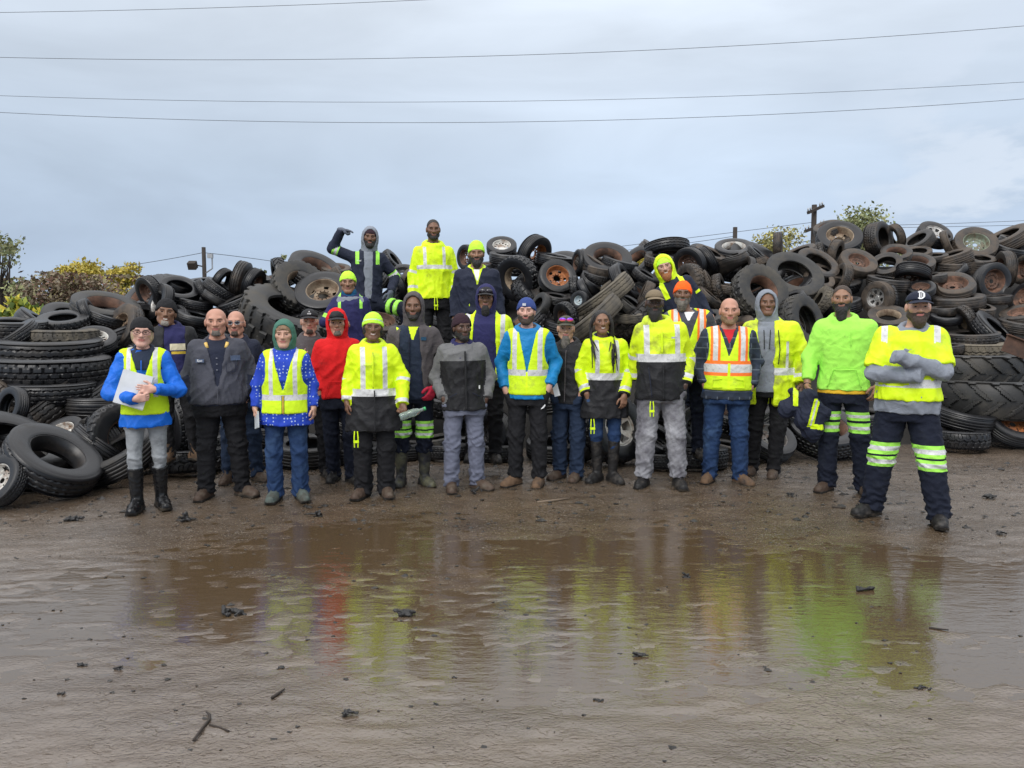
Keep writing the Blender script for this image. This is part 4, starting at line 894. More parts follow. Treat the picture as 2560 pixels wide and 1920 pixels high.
# ---------------------------------------------------------------- people
def rings_mesh(c, r, T=None, n=14, m=9):
    th = np.linspace(0, 2*math.pi, n, endpoint=False); ph = np.linspace(-math.pi/2, math.pi/2, m)
    V = np.array([[math.cos(p)*math.cos(t), math.cos(p)*math.sin(t), math.sin(p)] for p in ph for t in th])*np.array(r)+np.array(c)
    I = np.arange(n*m).reshape(m, n); F = np.stack([I[:-1], np.roll(I, -1, 1)[:-1], np.roll(I, -1, 1)[1:], I[1:]], -1).reshape(-1, 4)
    if T is not None: V = V@T[0].T+T[1]
    return V, F
def nrm(v): v = np.array(v, float); return v/np.linalg.norm(v)
def hand_prims(w, d, n, t, pose, k):
    d = nrm(d); n = nrm(np.array(n)-d*np.dot(n, d)); t = nrm(np.array(t)-d*np.dot(t, d)-n*np.dot(t, n)); w = np.array(w, float)
    R = np.stack([t, d, n], 1); out = [(RC(w-d*.03*k, w+d*.02*k, .026*k, .025*k), .02), (BX(w+d*.052*k, np.array([.030, .034, .006])*k, .010*k, R), .02)]
    curl = {'relaxed': [.35, .45, .35], 'grip': [1.1, 1.35, .9], 'flat': [.06, .08, .05], 'v': [.05, .08, .05], 'point': [.15, .2, .1], 'fist': [1.3, 1.5, 1.0], 'hold': [.7, .9, .6]}[pose]
    for i, (off, ln) in enumerate(zip((.031, .0105, -.0105, -.031), (.070, .079, .073, .057))):
        c = list(curl)
        if pose == 'v' and i > 1: c = [1.3, 1.5, 1.0]
        if pose == 'point' and i > 0: c = [1.2, 1.4, .9]
        if pose == 'relaxed': c = [x*(1+.14*i) for x in c]
        p = w+d*(.092-.004*abs(i-1.2))*k+t*off*k; a = 0; spread = (off*1.6 if pose != 'v' else off*8)
        rad = .0094*k
        for j, f in enumerate((.45, .31, .24)):
            a += c[j]; v = nrm(d*math.cos(a)+n*math.sin(a)+t*spread*math.cos(a)); q = p+v*ln*f*k; out.append((RC(p, q, rad, rad*.92), .005)); p = q; rad *= .92
    p = w+d*.022*k+t*.026*k; fold = pose in ('grip', 'fist', 'v', 'point', 'hold')
    for v, ln in (((t*.75+d*.6+n*.30), .040), ((d*.75+t*(.0 if fold else .35)+n*(.75 if fold else .2)), .032), ((d*.8+t*(-.5 if fold else .1)+n*(.5 if fold else .2)), .026)):
        q = p+nrm(v)*ln*k; out.append((RC(p, q, .0125*k, .0105*k), .008)); p = q
    return out
class Person:
    def __init__(s, u, vtop, H=None, Y=None, vfeet=None, zf=.018, rz=0, skin='fair', lip='p', g=1.0, sh=1.0, belly=0., hs=1.0, hw=1.0, yaw=0, pitch=0, roll=0, hx=0, hy=0, label='', L='pocket', R='pocket', feet=((-.12, 0, .25), (.12, 0, .25)), tilt=0, hat=0, ax=0, smile=0, legs=None, lean=0, eyes='open', seed=1, fem=False):
        if Y is None: Y = ground_at(u, vfeet, zf).y+.10
        p = at(u, vtop, Y); s.H = H or (p.z-zf-hat); s.k = s.H/1.8; s.g = g; s.sh = sh; s.belly = belly; s.seed = seed; k = s.k
        face = math.atan2(p.x, Y)
        s.loc = Vector((at(u, 1000, Y).x, Y, zf)); js = random.Random(seed*17); s.js = js; s.rz = rz-face*.75+js.uniform(-.07, .07); s.tilt = tilt+js.uniform(-.022, .022); s.label = label; s.fem = fem
        s.hs = hs*(.94+.06*k if not fem else .94)*.985; s.hw = hw; s.sk = SK[skin]; s.lip = LIP[lip]; s.smile = smile; s.eyes = eyes
        s.HT = (rot(yaw-.0, pitch, roll), np.array([hx, -.02*k-lean*.5+hy, s.H-.119*s.hs]))
        s.nb = np.array([hx*.5, .012-lean*.35, 1.492*k]); s.lean = lean
        sw = .167*sh*k
        s.sho = {-1: np.array([-sw, .01-lean*.3, 1.440*k]), 1: np.array([sw, .01-lean*.3, 1.440*k])}
        s.arms = {}; s.ax = ax
        for sd, ps in ((-1, L), (1, R)): s.arms[sd] = s.pose(sd, ps)
        s.feet = feet; s.leg = {}
        for i, sd in enumerate((-1, 1)):
            fx, fy, fa = feet[i]; hip = np.array([sd*.090*k*g**.5, .005, .90*k]); ank = np.array([fx, fy+.03, .085]); kn = (hip+ank)/2+np.array([sd*.008, -.025, .01])
            if legs and legs.get(sd): kn, ank = [np.array(x, float) for x in legs[sd]]
            s.leg[sd] = (hip, kn, ank, fa)
        s.body()
    def pose(s, sd, ps):
        k = s.k; f = lambda x, y, z: np.array([sd*(x+s.ax+s.js.uniform(-.012, .016))*k, (y+s.js.uniform(-.03, .03))*k, (z+s.js.uniform(-.02, .02))*k])
        e = (s.sh-1)*.17
        if isinstance(ps, dict):
            r = dict(ps); r['el'] = np.array(ps['el'], float)*k; r['wr'] = np.array(ps['wr'], float)*k; return r
        if ps == 'down': return dict(el=f(.228+e, .035, 1.185), wr=f(.245+e, -.03, .95), d=(sd*.02, -.16, -1), n=(-sd, .25, 0), t=(-.1*sd, -1, 0), hand='relaxed')
        if ps == 'pocket': return dict(el=f(.258+e, .075, 1.18), wr=f(.205+e*.6, -.055, .965), hand=None, pocket=True)
        if ps == 'jpocket': return dict(el=f(.262+e, .06, 1.18), wr=f(.175, -.12, 1.03), hand=None, pocket=True)
        if ps == 'back': return dict(el=f(.23+e, .08, 1.19), wr=f(.20, .14, .98), hand=None)
    # -- shared shapes
    def rows(s, off=0, hem=.47, top=.875, flare=0, wid=1):
        k, g, bl = s.k, s.g, s.belly; fz = [.36, .42, .47, .53, .60, .68, .745, .79, .822, .845, .875]
        A = [.168, .172, .175, .168, .160, .169, .175, .160, .112, .076, .060]; B = [.120, .124, .126, .122, .116, .121, .118, .108, .090, .074, .060]
        if s.fem: A = [.176, .180, .180, .166, .150, .154, .156, .138, .098, .068, .053]; B = [.125, .128, .126, .116, .108, .124, .120, .102, .082, .064, .053]
        rows = []
        for z, a, b in zip(fz, A, B):
            w = math.exp(-((z-.56)/.11)**2)*bl; tp = z > .81
            gg = 1 if tp else g
            rows.append((z*s.H, a*k*gg*(s.sh**.6 if .7 < z < .83 else 1)*wid+w*.55+flare*max(0, .6-z)+off, b*k*gg+w*.75+off, .0-w*.45-s.lean*max(0, z-.5)))
        zs = [r[0] for r in rows]; lo, hi = hem*s.H, top*s.H; R = np.array(rows)
        ip = lambda z: (z, *[float(np.interp(z, zs, R[:, i])) for i in (1, 2, 3)])
        return [ip(lo)]+[tuple(r) for r in rows if lo+.005 < r[0] < hi-.005]+[ip(hi)]
    def head_prims(s, infl=0):
        h, w = s.hs, s.hw; T = s.HT
        e = lambda c, r: EL(np.array(c)*h*np.array([w, 1, 1]), np.array(r)*h*np.array([w, 1, 1])+infl, T=T)
        c = lambda a, b, r, r2=None: RC(np.array(a)*h*np.array([w, 1, 1]), np.array(b)*h*np.array([w, 1, 1]), r*h+infl, (r2 or r)*h+infl, T=T)
        return e, c
    def face_list(s, infl=0):
        e, c = s.head_prims(infl); sm = s.smile
        P = [(e((0, .015, .035), (.076, .097, .086)), .01), (e((0, -.018, -.025), (.064, .074, .088)), .03), (c((-.046, -.004, -.062), (-.018, -.058, -.098), .026, .022), .025), (c((.046, -.004, -.062), (.018, -.058, -.098), .026, .022), .025), (c((-.012, -.066, -.098), (.012, -.066, -.098), .022), .02),
             (e((-.044, -.056, -.014+.006*sm), (.026, .028, .024)), .02), (e((.044, -.056, -.014+.006*sm), (.026, .028, .024)), .02), (c((-.036, -.076, .030), (.036, -.076, .030), .015), .02)]
        return P
    def body(s):
        k = s.k; o = s.root = None
        prims = s.face_list(); e, c = s.head_prims(); T = s.HT; h = s.hs
        prims += [(c((0, -.086, .018), (0, -.107, -.026), .0085, .0135), .012), (c((-.014, -.096, -.030), (.014, -.096, -.030), .0095), .008), (c((-.021, -.083, -.055+.004*s.smile), (.021, -.083, -.055+.004*s.smile), .0088), .008), (c((-.014, -.082, -.066), (.014, -.082, -.066), .0085), .008)]
        prims += [(e((sg*.079, .012, -.004), (.011, .021, .034)), .006) for sg in (-1, 1)]
        nk = .058*k*(s.g**.5)*(.86 if s.fem else 1)
        nt = np.array([0, .018, -.05])*h@s.HT[0].T+s.HT[1]
        prims += [(RC(nt, s.nb+[0, .02, -.03], nk*.95, nk*1.12), .02)]
        rows = s.rows(-.03, .47, .84); prims += [(ST(rows), .05)]
        hb = []; fl = [], [], []
        lo, hi = np.array([-.10, -.135, -.135])*h, np.array([.10, .125, .13])*h; cc = np.array([[x, y, z] for x in (lo[0], hi[0]) for y in (lo[1], hi[1]) for z in (lo[2], hi[2])])@T[0].T+T[1]
        fb = [(cc.min(0), cc.max(0), .0048)]
        s.gl = {}
        for sd in (-1, 1):
            a = s.arms[sd]; prims += [(RC(s.sho[sd], a['el'], .045*k, .036*k), .03), (RC(a['el'], a['wr'] if a.get('hand') or a.get('pocket') else a['wr']-nrm(a['wr']-a['el'])*.07, .036*k, .024*k), .02)]
            if a.get('pocket'): prims += [(RC(a['wr'], a['wr']+np.array([-sd*.03, .012, -.08])*k, .030*k, .028*k), .015)]
            if a.get('hand'):
                hp = hand_prims(a['wr'], a['d'], a['n'], a['t'], a['hand'], k*(.9 if s.fem else 1.02))
                if a.get('glove'): s.gl[sd] = hp
                else:
                    prims += hp; bx = [pbox(p) for p, _ in hp]; fb.append((np.min([b[0] for b in bx], 0), np.max([b[1] for b in bx], 0), .0058))
            hip, kn, an, fa = s.leg[sd]; prims += [(RC(hip, kn, .048*k, .038*k), .04), (RC(kn, an, .038*k, .028*k), .03), (RC(an, an+np.array([math.sin(fa)*sd*.07, -.07, -.035]), .03, .02), .02)]
        fine = tuple([(b[0][i]-.006, b[1][i]+.006, b[2]) for b in fb] for i in range(3))
        F = Field([p for p, _ in prims], .030, fine, .035)
        for p, kk in prims: F.add(p, kk*h if kk else 0)
        for sg in (-1, 1): F.sub(e((sg*.033, -.100, .006), (.021, .020, .0125)), .012)
        F.sub(c((-.020, -.098, -.0605+.002*s.smile), (.020, -.098, -.0605+.002*s.smile), .0035), .004)
        V, Fc = F.surface(1)
        ce = V[Fc].mean(1); q = (ce-T[1])@T[0]/h/np.array([s.hw, 1, 1]); ax = np.abs(q[:, 0]); mi = np.zeros(len(Fc), int)
        zc = q[:, 2]+.0605-6*s.smile*q[:, 0]**2
        mi[(ax < .025) & (np.abs(zc) < .011-.15*ax) & (q[:, 1] < -.07)] = 1
        if s.smile > 1: mi[(ax < .018) & (np.abs(zc) < .0045) & (q[:, 1] < -.06)] = 3
        mi[(ax > .013) & (ax < .052) & (np.abs(q[:, 2]-.0285+.12*np.abs(ax-.034)) < .0030) & (q[:, 1] < -.05)] = 2
        if s.eyes == 'closed': mi[(np.abs(ax-.033) < .016) & (np.abs(q[:, 2]-.002+4*(ax-.033)**2) < .0035) & (q[:, 1] < -.05)] = 2
        o = s.o = link('person', npmesh('person', V, Fc, True, mi), None, [s.sk, s.lip, HAIR['black'] if s.sk not in (SK['pink'], SK['fair'], SK['ruddy']) else HAIR['sandy'] if s.fem else HAIR['brown'], TEETH])
        o.location = s.loc; o.rotation_euler = (0, s.tilt, s.rz); tag(o, s.label, 'person', 'workers posing at the tyre heap')
        if s.eyes != 'closed':
            for sg in (-1, 1):
                zr = .0058 if s.eyes == 'open' else .0036
                Ve, Fe = rings_mesh(np.array([sg*.033*s.hw, -.0795, .005])*h, np.array([.0135, .0085, zr])*h, T)
                qq = (Ve[Fe].mean(1)-T[1])@T[0]/h; m = ((qq[:, 0]-sg*.033*s.hw)**2+(qq[:, 2]-.005)**2 < .0065**2).astype(int)
                link('eye', npmesh('eye', Ve, Fe, True, m), o, [EYEW, IRIS])
        for sd, hp in s.gl.items():
            F = Field([p for p, _ in hp], .0065)
            for p, kk in hp:
                if hasattr(p, 'ra'): p.ra += .003*k; p.rb += .003*k
                F.add(p, kk)
            w = s.arms[sd]['wr']; dd = nrm(s.arms[sd]['wr']-s.arms[sd]['el']); F.add(RC(w-dd*.05, w, .034*k, .033*k), .01)
            V, Fc = F.surface(); link('glove', npmesh('glove', V, Fc), o, [s.arms[sd]['glove']])
    # -- generic cloth
    def cloth(s, name, F, mats, zones=(), fold=.006, wl=.10, fw=None, parent=None, cuts=(), relax=1, stretch=(1, 1, 1)):
        V, Fc = F.surface(relax); n = vnormals(V, Fc)
        if fold:
            w = 1 if fw is None else fw(V)
            V = V+n*(folds(V, s.seed+len(name), wl, stretch)*fold*w)[:, None]
        me = npmesh(name, V, Fc)
        if cuts:
            bm = bmesh.new(); bm.from_mesh(me)
            for co, no, ctr, rad in cuts:
                if ctr is None: gm = bm.verts[:]+bm.edges[:]+bm.faces[:]
                else:
                    cv = Vector(ctr); fs = [f for f in bm.faces if (f.calc_center_median()-cv).length < rad]; es = {e for f in fs for e in f.edges}; vs = {v for f in fs for v in f.verts}; gm = list(vs)+list(es)+fs
                if gm: bmesh.ops.bisect_plane(bm, geom=gm, dist=.0004, plane_co=Vector(co), plane_no=Vector(no))
            bm.to_mesh(me); bm.free()
            me.polygons.foreach_set('use_smooth', np.ones(len(me.polygons), bool))
        if zones:
            c = np.empty(len(me.polygons)*3, np.float32); me.polygons.foreach_get('center', c); c = c.reshape(-1, 3).astype(float); mi = np.zeros(len(c), np.int32)
            for f, i in zones: mi[f(c)] = i
            me.polygons.foreach_set('material_index', mi)
        return link(name, me, parent or s.o, mats)
    def arm_s(s, P, sd):
        a = s.arms[sd]; A, B, C = s.sho[sd], a['el'], a['wr']; l1, l2 = np.linalg.norm(B-A), np.linalg.norm(C-B)
        def seg(p, q):
            d = q-p; h = np.clip(((P-p)@d)/(d@d), 0, 1); return h, np.linalg.norm(P-p-h[:, None]*d, axis=1)
        h1, d1 = seg(A, B); h2, d2 = seg(B, C)
        return np.where(d1 < d2, h1*l1, l1+h2*l2)/(l1+l2), np.minimum(d1, d2)
    def arm_pt(s, sd, f):
        a = s.arms[sd]; A, B, C = s.sho[sd], a['el'], a['wr']; l1, l2 = np.linalg.norm(B-A), np.linalg.norm(C-B); x = f*(l1+l2)
        return (A+(B-A)*x/l1, nrm(B-A)) if x < l1 else (B+(C-B)*(x-l1)/l2, nrm(C-B))
    def ruleset(s, rules, rows, sr):
        """stripe rules -> clean planar cuts and face zones"""
        H = s.H; cuts = []; zones = []; st = ST(rows)
        def isarm(P):
            out = np.zeros(len(P), bool); dt = st.ev(P); f = np.zeros(len(P))
            if sr is None: return out, f
            for sd in (-1, 1):
                f1, d = s.arm_s(P, sd); r = np.interp(f1, [0, .5, 1], sr); m = (d-r < dt-.004) & (np.sign(P[:, 0]) == sd) | (d-r < .012) & (dt > .02); f = np.where(m, f1, f); out |= m
            return out, f
        for r in rules:
            kd, i = r[0], r[-1]
            if kd == 'below': cuts.append(((0, 0, r[1]*H), (0, 0, 1), None, 0)); zones.append((lambda P, z=r[1]*H: (P[:, 2] < z) & ~isarm(P)[0], i))
            if kd == 'belt':
                for z in r[1:3]: cuts.append(((0, 0, z*H), (0, 0, 1), None, 0))
                zones.append((lambda P, a=r[1]*H, b=r[2]*H: (P[:, 2] > a) & (P[:, 2] < b) & ~isarm(P)[0], i))
            if kd == 'above': cuts.append(((0, 0, r[1]*H), (0, 0, 1), None, 0)); zones.append((lambda P, z=r[1]*H: P[:, 2] > z, i))
            if kd == 'vert':
                x0, x1, z0, z1 = r[1:5]
                for x in (x0, x1, -x0, -x1): cuts.append(((x*s.k, 0, 0), (1, 0, 0), None, 0))
                zones.append((lambda P, a=x0*s.k, b=x1*s.k, c=z0*H, d=z1*H: (np.abs(P[:, 0]) > a) & (np.abs(P[:, 0]) < b) & (P[:, 2] > c) & (P[:, 2] < d) & ~(isarm(P)[0] & (isarm(P)[1] > .12)), i))
            if kd == 'band':
                f0, f1 = r[1:3]
                for sd in (-1, 1):
                    for f in (f0, f1): p, d = s.arm_pt(sd, f); cuts.append((p, d, p, .14*s.k))
                zones.append((lambda P, a=f0, b=f1: isarm(P)[0] & (isarm(P)[1] > a) & (isarm(P)[1] < b), i))
            if kd == 'arm': zones.append((lambda P: isarm(P)[0], i))
            if kd == 'armfrom':
                for sd in (-1, 1): p, d = s.arm_pt(sd, r[1]); cuts.append((p, d, p, .14*s.k))
                zones.append((lambda P, a=r[1]: isarm(P)[0] & (isarm(P)[1] > a), i))
            if kd == 'patch':
                x0, x1, z0, z1 = r[1:5]
                for x in (x0, x1): cuts.append(((x, 0, 0), (1, 0, 0), ((x0+x1)/2, -.15, (z0+z1)/2*H), .2))
                for z in (z0, z1): cuts.append(((0, 0, z*H), (0, 0, 1), ((x0+x1)/2, -.15, (z0+z1)/2*H), .2))
                zones.append((lambda P, a=x0, b=x1, c=z0*H, d=z1*H: (P[:, 0] > a) & (P[:, 0] < b) & (P[:, 2] > c) & (P[:, 2] < d) & (P[:, 1] < 0) & ~isarm(P)[0], i))
            if kd == 'zip':
                cuts.append(((r[1], 0, 0), (1, 0, 0), None, 0)); cuts.append(((-r[1], 0, 0), (1, 0, 0), None, 0))
                zones.append((lambda P, a=r[1], z=r[2]*H: (np.abs(P[:, 0]) < a) & (P[:, 1] < 0) & (P[:, 2] < z) & ~isarm(P)[0], i))
        return cuts, zones
    def top(s, name, mats, off=.018, hem=.47, sr=(.078, .066, .052), slen=1.0, rules=(), cowl=.028, cowlr=.083, opened=None, fold=.013, wl=.13, step=.0105, neck=.064, flare=.11, arms=True, cz=0, vneck=None, extra=(), sub=()):
        k = s.k; sr = [r*k*.86 for r in sr]; rows = s.rows(off*.8, hem, .835, flare); prims = [(ST(rows), .03)]
        # trapezius slope
        for sd in (-1, 1):
            prims.append((RC(s.nb+[0, .012, -.02*k], s.sho[sd]+[-sd*.01, 0, -.0], .046*k+off*.5, sr[0]*.84), .03))
            if arms:
                a = s.arms[sd]; A, B, C = s.sho[sd], a['el'], a['wr']
                E = B+(C-B)*min(slen*2-1, 1) if slen > .5 else None
                if slen > .5:
                    d = nrm(C-B); prims.append((RC(A, B, sr[0], sr[1]), .035)); prims.append((RC(B, E, sr[1], sr[2], clip=[(d, d@E-.004)]), .03 if a.get('hand') or a.get('pocket') else .010))
                else:
                    d = nrm(B-A); E = A+(B-A)*slen*2; prims.append((RC(A, E, sr[0], sr[1], clip=[(d, d@E)]), .035))
            else: prims.append((RC(s.sho[sd]*np.array([.9, 1, 1]), s.sho[sd], sr[0], sr[0]*.9), .03))
        if cowl:
            c0 = s.nb+np.array([0, .008, .026*k+cz]); n = 14
            pt = lambda t: c0+np.array([math.sin(t)*cowlr*k, math.cos(t)*cowlr*.95*k, math.cos(t)*.030*k])
            for i in range(n): prims.append((RC(pt(2*math.pi*i/n), pt(2*math.pi*(i+1)/n), cowl*k), .02))
        if arms and cowl >= .026: prims.append((EL(s.nb+np.array([0, .085, .012*k]), (.118*k, .062*k, .075*k)), .03))
        prims += list(extra)
        F = Field([p for p, _ in prims], step)
        for p, kk in prims: F.add(p, kk)
        nt = s.nb+np.array([0, -.02, .14*k]); F.sub(RC(s.nb+[0, 0, .035*k], nt, neck*k, neck*1.1*k), .012)
        if opened:
            wt, wb, x0 = opened
            def slab(P):
                w = np.interp(P[..., 2], [hem*s.H, .80*s.H, .87*s.H], [wb, wt, wt*.9]); return np.maximum(np.abs(P[..., 0]-x0)-w, P[..., 1]+.01)*.8
            F.sub(FN(slab, (-.3, -.4, 0), (.3, .0, s.H)), .012)
        if vneck:
            wv, zb = vneck
            def wedge(P):
                w = np.clip((P[..., 2]-zb*s.H)/(.84*s.H-zb*s.H), -1, 1.4)*wv; return np.maximum(np.abs(P[..., 0])-w, P[..., 1]+.0)*.8
            F.sub(FN(wedge, (-.25, -.4, zb*s.H-.05), (.25, 0, s.H)), .0)
        for p in sub: F.sub(p, .01)
        cuts, zones = s.ruleset(rules, rows, sr if arms else None)
        return s.cloth(name, F, mats, zones, fold, wl, lambda V: .55+.45*sstep(.82*s.H, .70*s.H, V[:, 2]), cuts=cuts, stretch=(1, 1, 1.5))
    def vest(s, mats, off=.034, hem=.50, v=(.085, .66), rules=(), fold=.004, sho=.79, zipm=None):
        k = s.k; rows = s.rows(off*.9, hem, .83, .0); prims = [(ST(rows), .02)]
        for sd in (-1, 1): prims.append((RC(s.nb+[sd*.02, .01, -.02*k], s.sho[sd]*np.array([.86, 1, 1])+[0, 0, .008], .062*k+off*.5, .082*k), .03))
        F = Field([p for p, _ in prims], .010)
        for p, kk in prims: F.add(p, kk)
        F.sub(RC(s.nb+[0, 0, .02*k], s.nb+[0, -.02, .2*k], .085*k, .1*k), .01)
        wv, zb = v
        def wedge(P):
            w = np.clip((P[..., 2]-zb*s.H)/(.84*s.H-zb*s.H), -1, 1.4)*wv; return np.maximum(np.abs(P[..., 0])-w, P[..., 1]+.0)*.8
        F.sub(FN(wedge, (-.3, -.4, zb*s.H-.05), (.3, 0, s.H)), .0)
        xs = s.sho[1][0]*1.0+.004
        for sd in (-1, 1):
            F.cut((sd, 0, 0), xs+.03)
            F.sub(EL((sd*(xs+.045), .0-s.lean*.3, 1.33*k), (.06, .3, .17*k)), .01)
        cuts, zones = s.ruleset(rules, rows, None)
        return s.cloth('vest', F, mats, zones, fold, .12, cuts=cuts)
    def trousers(s, mats, r=(.098, .078, .070), hem=.05, bands=(), fold=.019, top=.525, extra=(), name='trousers', off=.004):
        k = s.k; g = s.g**.5; rows = [(z, a, b, c) for z, a, b, c in s.rows(off, .44, top)]; r = [x*k for x in r]; prims = [(ST(rows), .03)]
        for sd in (-1, 1):
            hip, kn, an, fa = s.leg[sd]; d = nrm(an-kn); E = an+d*(an[2]-hem)/max(-d[2], .3) if hem < an[2] else kn+(an-kn)*((kn[2]-hem)/(kn[2]-an[2]))
            prims += [(RC(hip, kn, r[0]*g, r[1]), .03), (RC(kn, E, r[1], r[2], clip=[(d, d@E)]), .03)]
            if s.arms[sd].get('pocket'): prims.append((RC(s.arms[sd]['wr']+[-sd*.02, 0.01, -.07], s.arms[sd]['wr']+np.array([-sd*.05, .01, -.13]), .034*k, .032*k), .05))
        prims += list(extra)
        F = Field([p for p, _ in prims], .0108)
        F.add(prims[0][0], 0)
        for sd in (-1, 1):   # each leg on its own, then joined at the seat only
            pass
        for p, kk in prims[1:]: F.add(p, kk if True else 0)
        def gap(P):
            xm = (s.leg[-1][1][0]+s.leg[1][1][0])/2*np.clip((.80*k-P[..., 2])/(.4*k), 0, 1)
            return np.maximum(np.abs(P[..., 0]-xm)-.004-.012*np.clip((.7*k-P[..., 2])/.3, 0, 1), P[..., 2]-.80*k)
        if abs(s.leg[-1][1][0]-s.leg[1][1][0]) > .1: F.sub(FN(gap, (-.12, -.4, 0), (.12, .4, .80*k)), .01)
        ha = np.array([s.leg[sd][2][2] for sd in (-1, 1)]).mean(); kz = .5*k
        fw = lambda V: .40+1.0*np.exp(-((V[:, 2]-(hem+.06))/.10)**2)+.5*np.exp(-((V[:, 2]-kz)/.10)**2)
        cuts = []; zones = []
        for z0, z1, i in bands:
            for z in (z0*s.H, z1*s.H): cuts.append(((0, 0, z), (0, 0, 1), None, 0))
            zones.append((lambda P, a=z0*s.H, b=z1*s.H: (P[:, 2] > a) & (P[:, 2] < b), i))
        return s.cloth(name, F, mats, zones, fold, .115, fw, cuts=cuts, stretch=(1, 1, .75))
    def boots(s, m, shaft=.17, rs=.052, kind='boot', wide=1.0, sole=SOL):
        for sd in (-1, 1):
            hip, kn, an, fa = s.leg[sd]; base = np.array([an[0], an[1], an[2]-.085]); R = rot(sd*fa); f = lambda x, y, z: R@np.array([x, y, z])+base
            up = nrm(kn-an); prims = [(RC(f(0, .0, .07), base+[0, 0, .085]+up*(shaft-.085), .046, rs, clip=[(up, up@(base+[0, 0, .085]+up*(shaft-.085)))]), .03), (RC(f(0, .045, .045), f(0, -.09, .040), .043*wide, .046*wide), .03), (RC(f(0, -.09, .040), f(0, -.16, .034), .046*wide, .040*wide), .03), (RC(f(0, -.02, .075), f(0, -.11, .05), .036, .03), .03)]
            prims = [(p, q) for p, q in prims]
            F = Field([p for p, _ in prims], .0075)
            for p, q in prims: F.add(p, q)
            # welt: a slightly wider sole
            sp_ = BX(f(0, -.055, .014), (.034*wide, .115, .008), .012, R); F.add(sp_, .004); F.cut((0, 0, -1), -base[2]-.0)
            b = None
            b = s.cloth('boot' if kind == 'boot' else kind, F, [m, sole], [(lambda P, z=base[2]+.026: P[:, 2] < z, 1)], .0035, .05, cuts=[((0, 0, base[2]+.026), (0, 0, 1), None, 0)])
            if kind == 'boot' and shaft < .25 and m is not GBT:
                q = MB()
                for i in range(4):
                    y0, z0 = -.055-.022*i*.9, .112-.012*i; q.tube([f(-.022, y0+.012, z0-.012), f(0, y0, z0), f(.022, y0+.012, z0-.012)], .0035, 5); q.tube([f(-.018, y0+.01, z0-.008), f(.014, y0-.012, z0-.012)], .003, 5)
                q.build('laces', [GRA if m is BLE else BLK], b, True)
    # -- head wear
    def hfield(s, prims, subs=(), cuts=(), step=.0052):
        Fp = [p for p, _ in prims]; old = [p.T for p in Fp]
        for p in Fp: p.T = None
        F = Field(Fp, step)
        for p, k in prims: F.add(p, k)
        for p, k in subs: p.T = None; F.sub(p, k)
        for n, k in cuts: F.cut(n, k)
        return F
    def hcloth(s, name, F, mats, zones=(), fold=0, wl=.05, parent=None, cuts=(), label=None):
        V, Fc = F.surface(1)
        if fold: V = V+vnormals(V, Fc)*(folds(V, s.seed+3, wl)*fold)[:, None]
        mi = None
        if zones:
            c = V[Fc].mean(1); mi = np.zeros(len(Fc), int)
            for f, i in zones: mi[f(c)] = i
        V = V@s.HT[0].T+s.HT[1]
        o = link(name, npmesh(name, V, Fc, True, mi), parent or s.o, mats)
        return o
    def beanie(s, m, cuff=None, tall=0, slouch=0):
        h = s.hs; w = s.hw; e = lambda c, r, clip=(): EL(np.array(c)*h*np.array([w, 1, 1]), np.array(r)*h*np.array([w, 1, 1]), clip)
        F = s.hfield([(e((slouch*.3, .02, .040), (.089, .111, .100+tall)), .01), (e((0, .018, .020), (.095, .117, .10), [((0, .36, 1), .062*h)]), .01)], cuts=[((0, -.36, -1), -.010*h)])
        z = (lambda P: (P[:, 2]+.36*P[:, 1] < .056*h) & (P[:, 2]+.36*P[:, 1] > .046*h)) if cuff else None
        return s.hcloth('beanie', F, [m]+([cuff] if cuff else []), [(z, 1)] if cuff else (), .0025, .045)
    def cap(s, m, brim=None, back=False, logo=None):
        h = s.hs; w = s.hw; e = lambda c, r: EL(np.array(c)*h*np.array([w, 1, 1]), np.array(r)*h*np.array([w, 1, 1]))
        F = s.hfield([(e((0, .012, .046), (.086, .107, .084)), .01), (e((0, -.03, .060), (.070, .066, .062)), .02)], cuts=[((0, -.12, -1), -.046*h)])
        o = s.hcloth('cap', F, [m])
        F = s.hfield([(EL(np.array((0, -.105, .050))*h, np.array((.084*w, .085, .006))*h), 0)], cuts=[((0, 1, 0), -.068*h)], step=.004)
        F.ax[2] = F.ax[2]  # thin peak, bowed down at its sides
        V, Fc = F.surface(1); V[:, 2] -= 3.0*V[:, 0]**2+.16*(-V[:, 1]-.068*h)-.006*h; V = V@s.HT[0].T+s.HT[1]
        link('brim', npmesh('brim', V, Fc), o, [brim or m]); return o
    def hood(s, m, wide=1.0, fold=.004, line=None, drop=.0, opening=1.0, rim=None):
        h = s.hs; k = s.k; T = s.HT
        P = [(EL(np.array((0, .022, .022))*h, np.array((.104*wide, .124, .132))*h, T=T), .02), (RC(T[1]+T[0]@(np.array((0, .03, -.06))*h), s.nb+[0, .02, -.01*k], .098*h*wide, .105*k), .05)]
        F = Field([p for p, _ in P], .0085)
        for p, q in P: F.add(p, q)
        F.sub(EL(np.array((0, -.085, -.006))*h, np.array((.079*opening*s.hw, .13, .108*opening))*h, T=T), .012)
        return s.cloth('hood', F, [m], (), fold, .08)
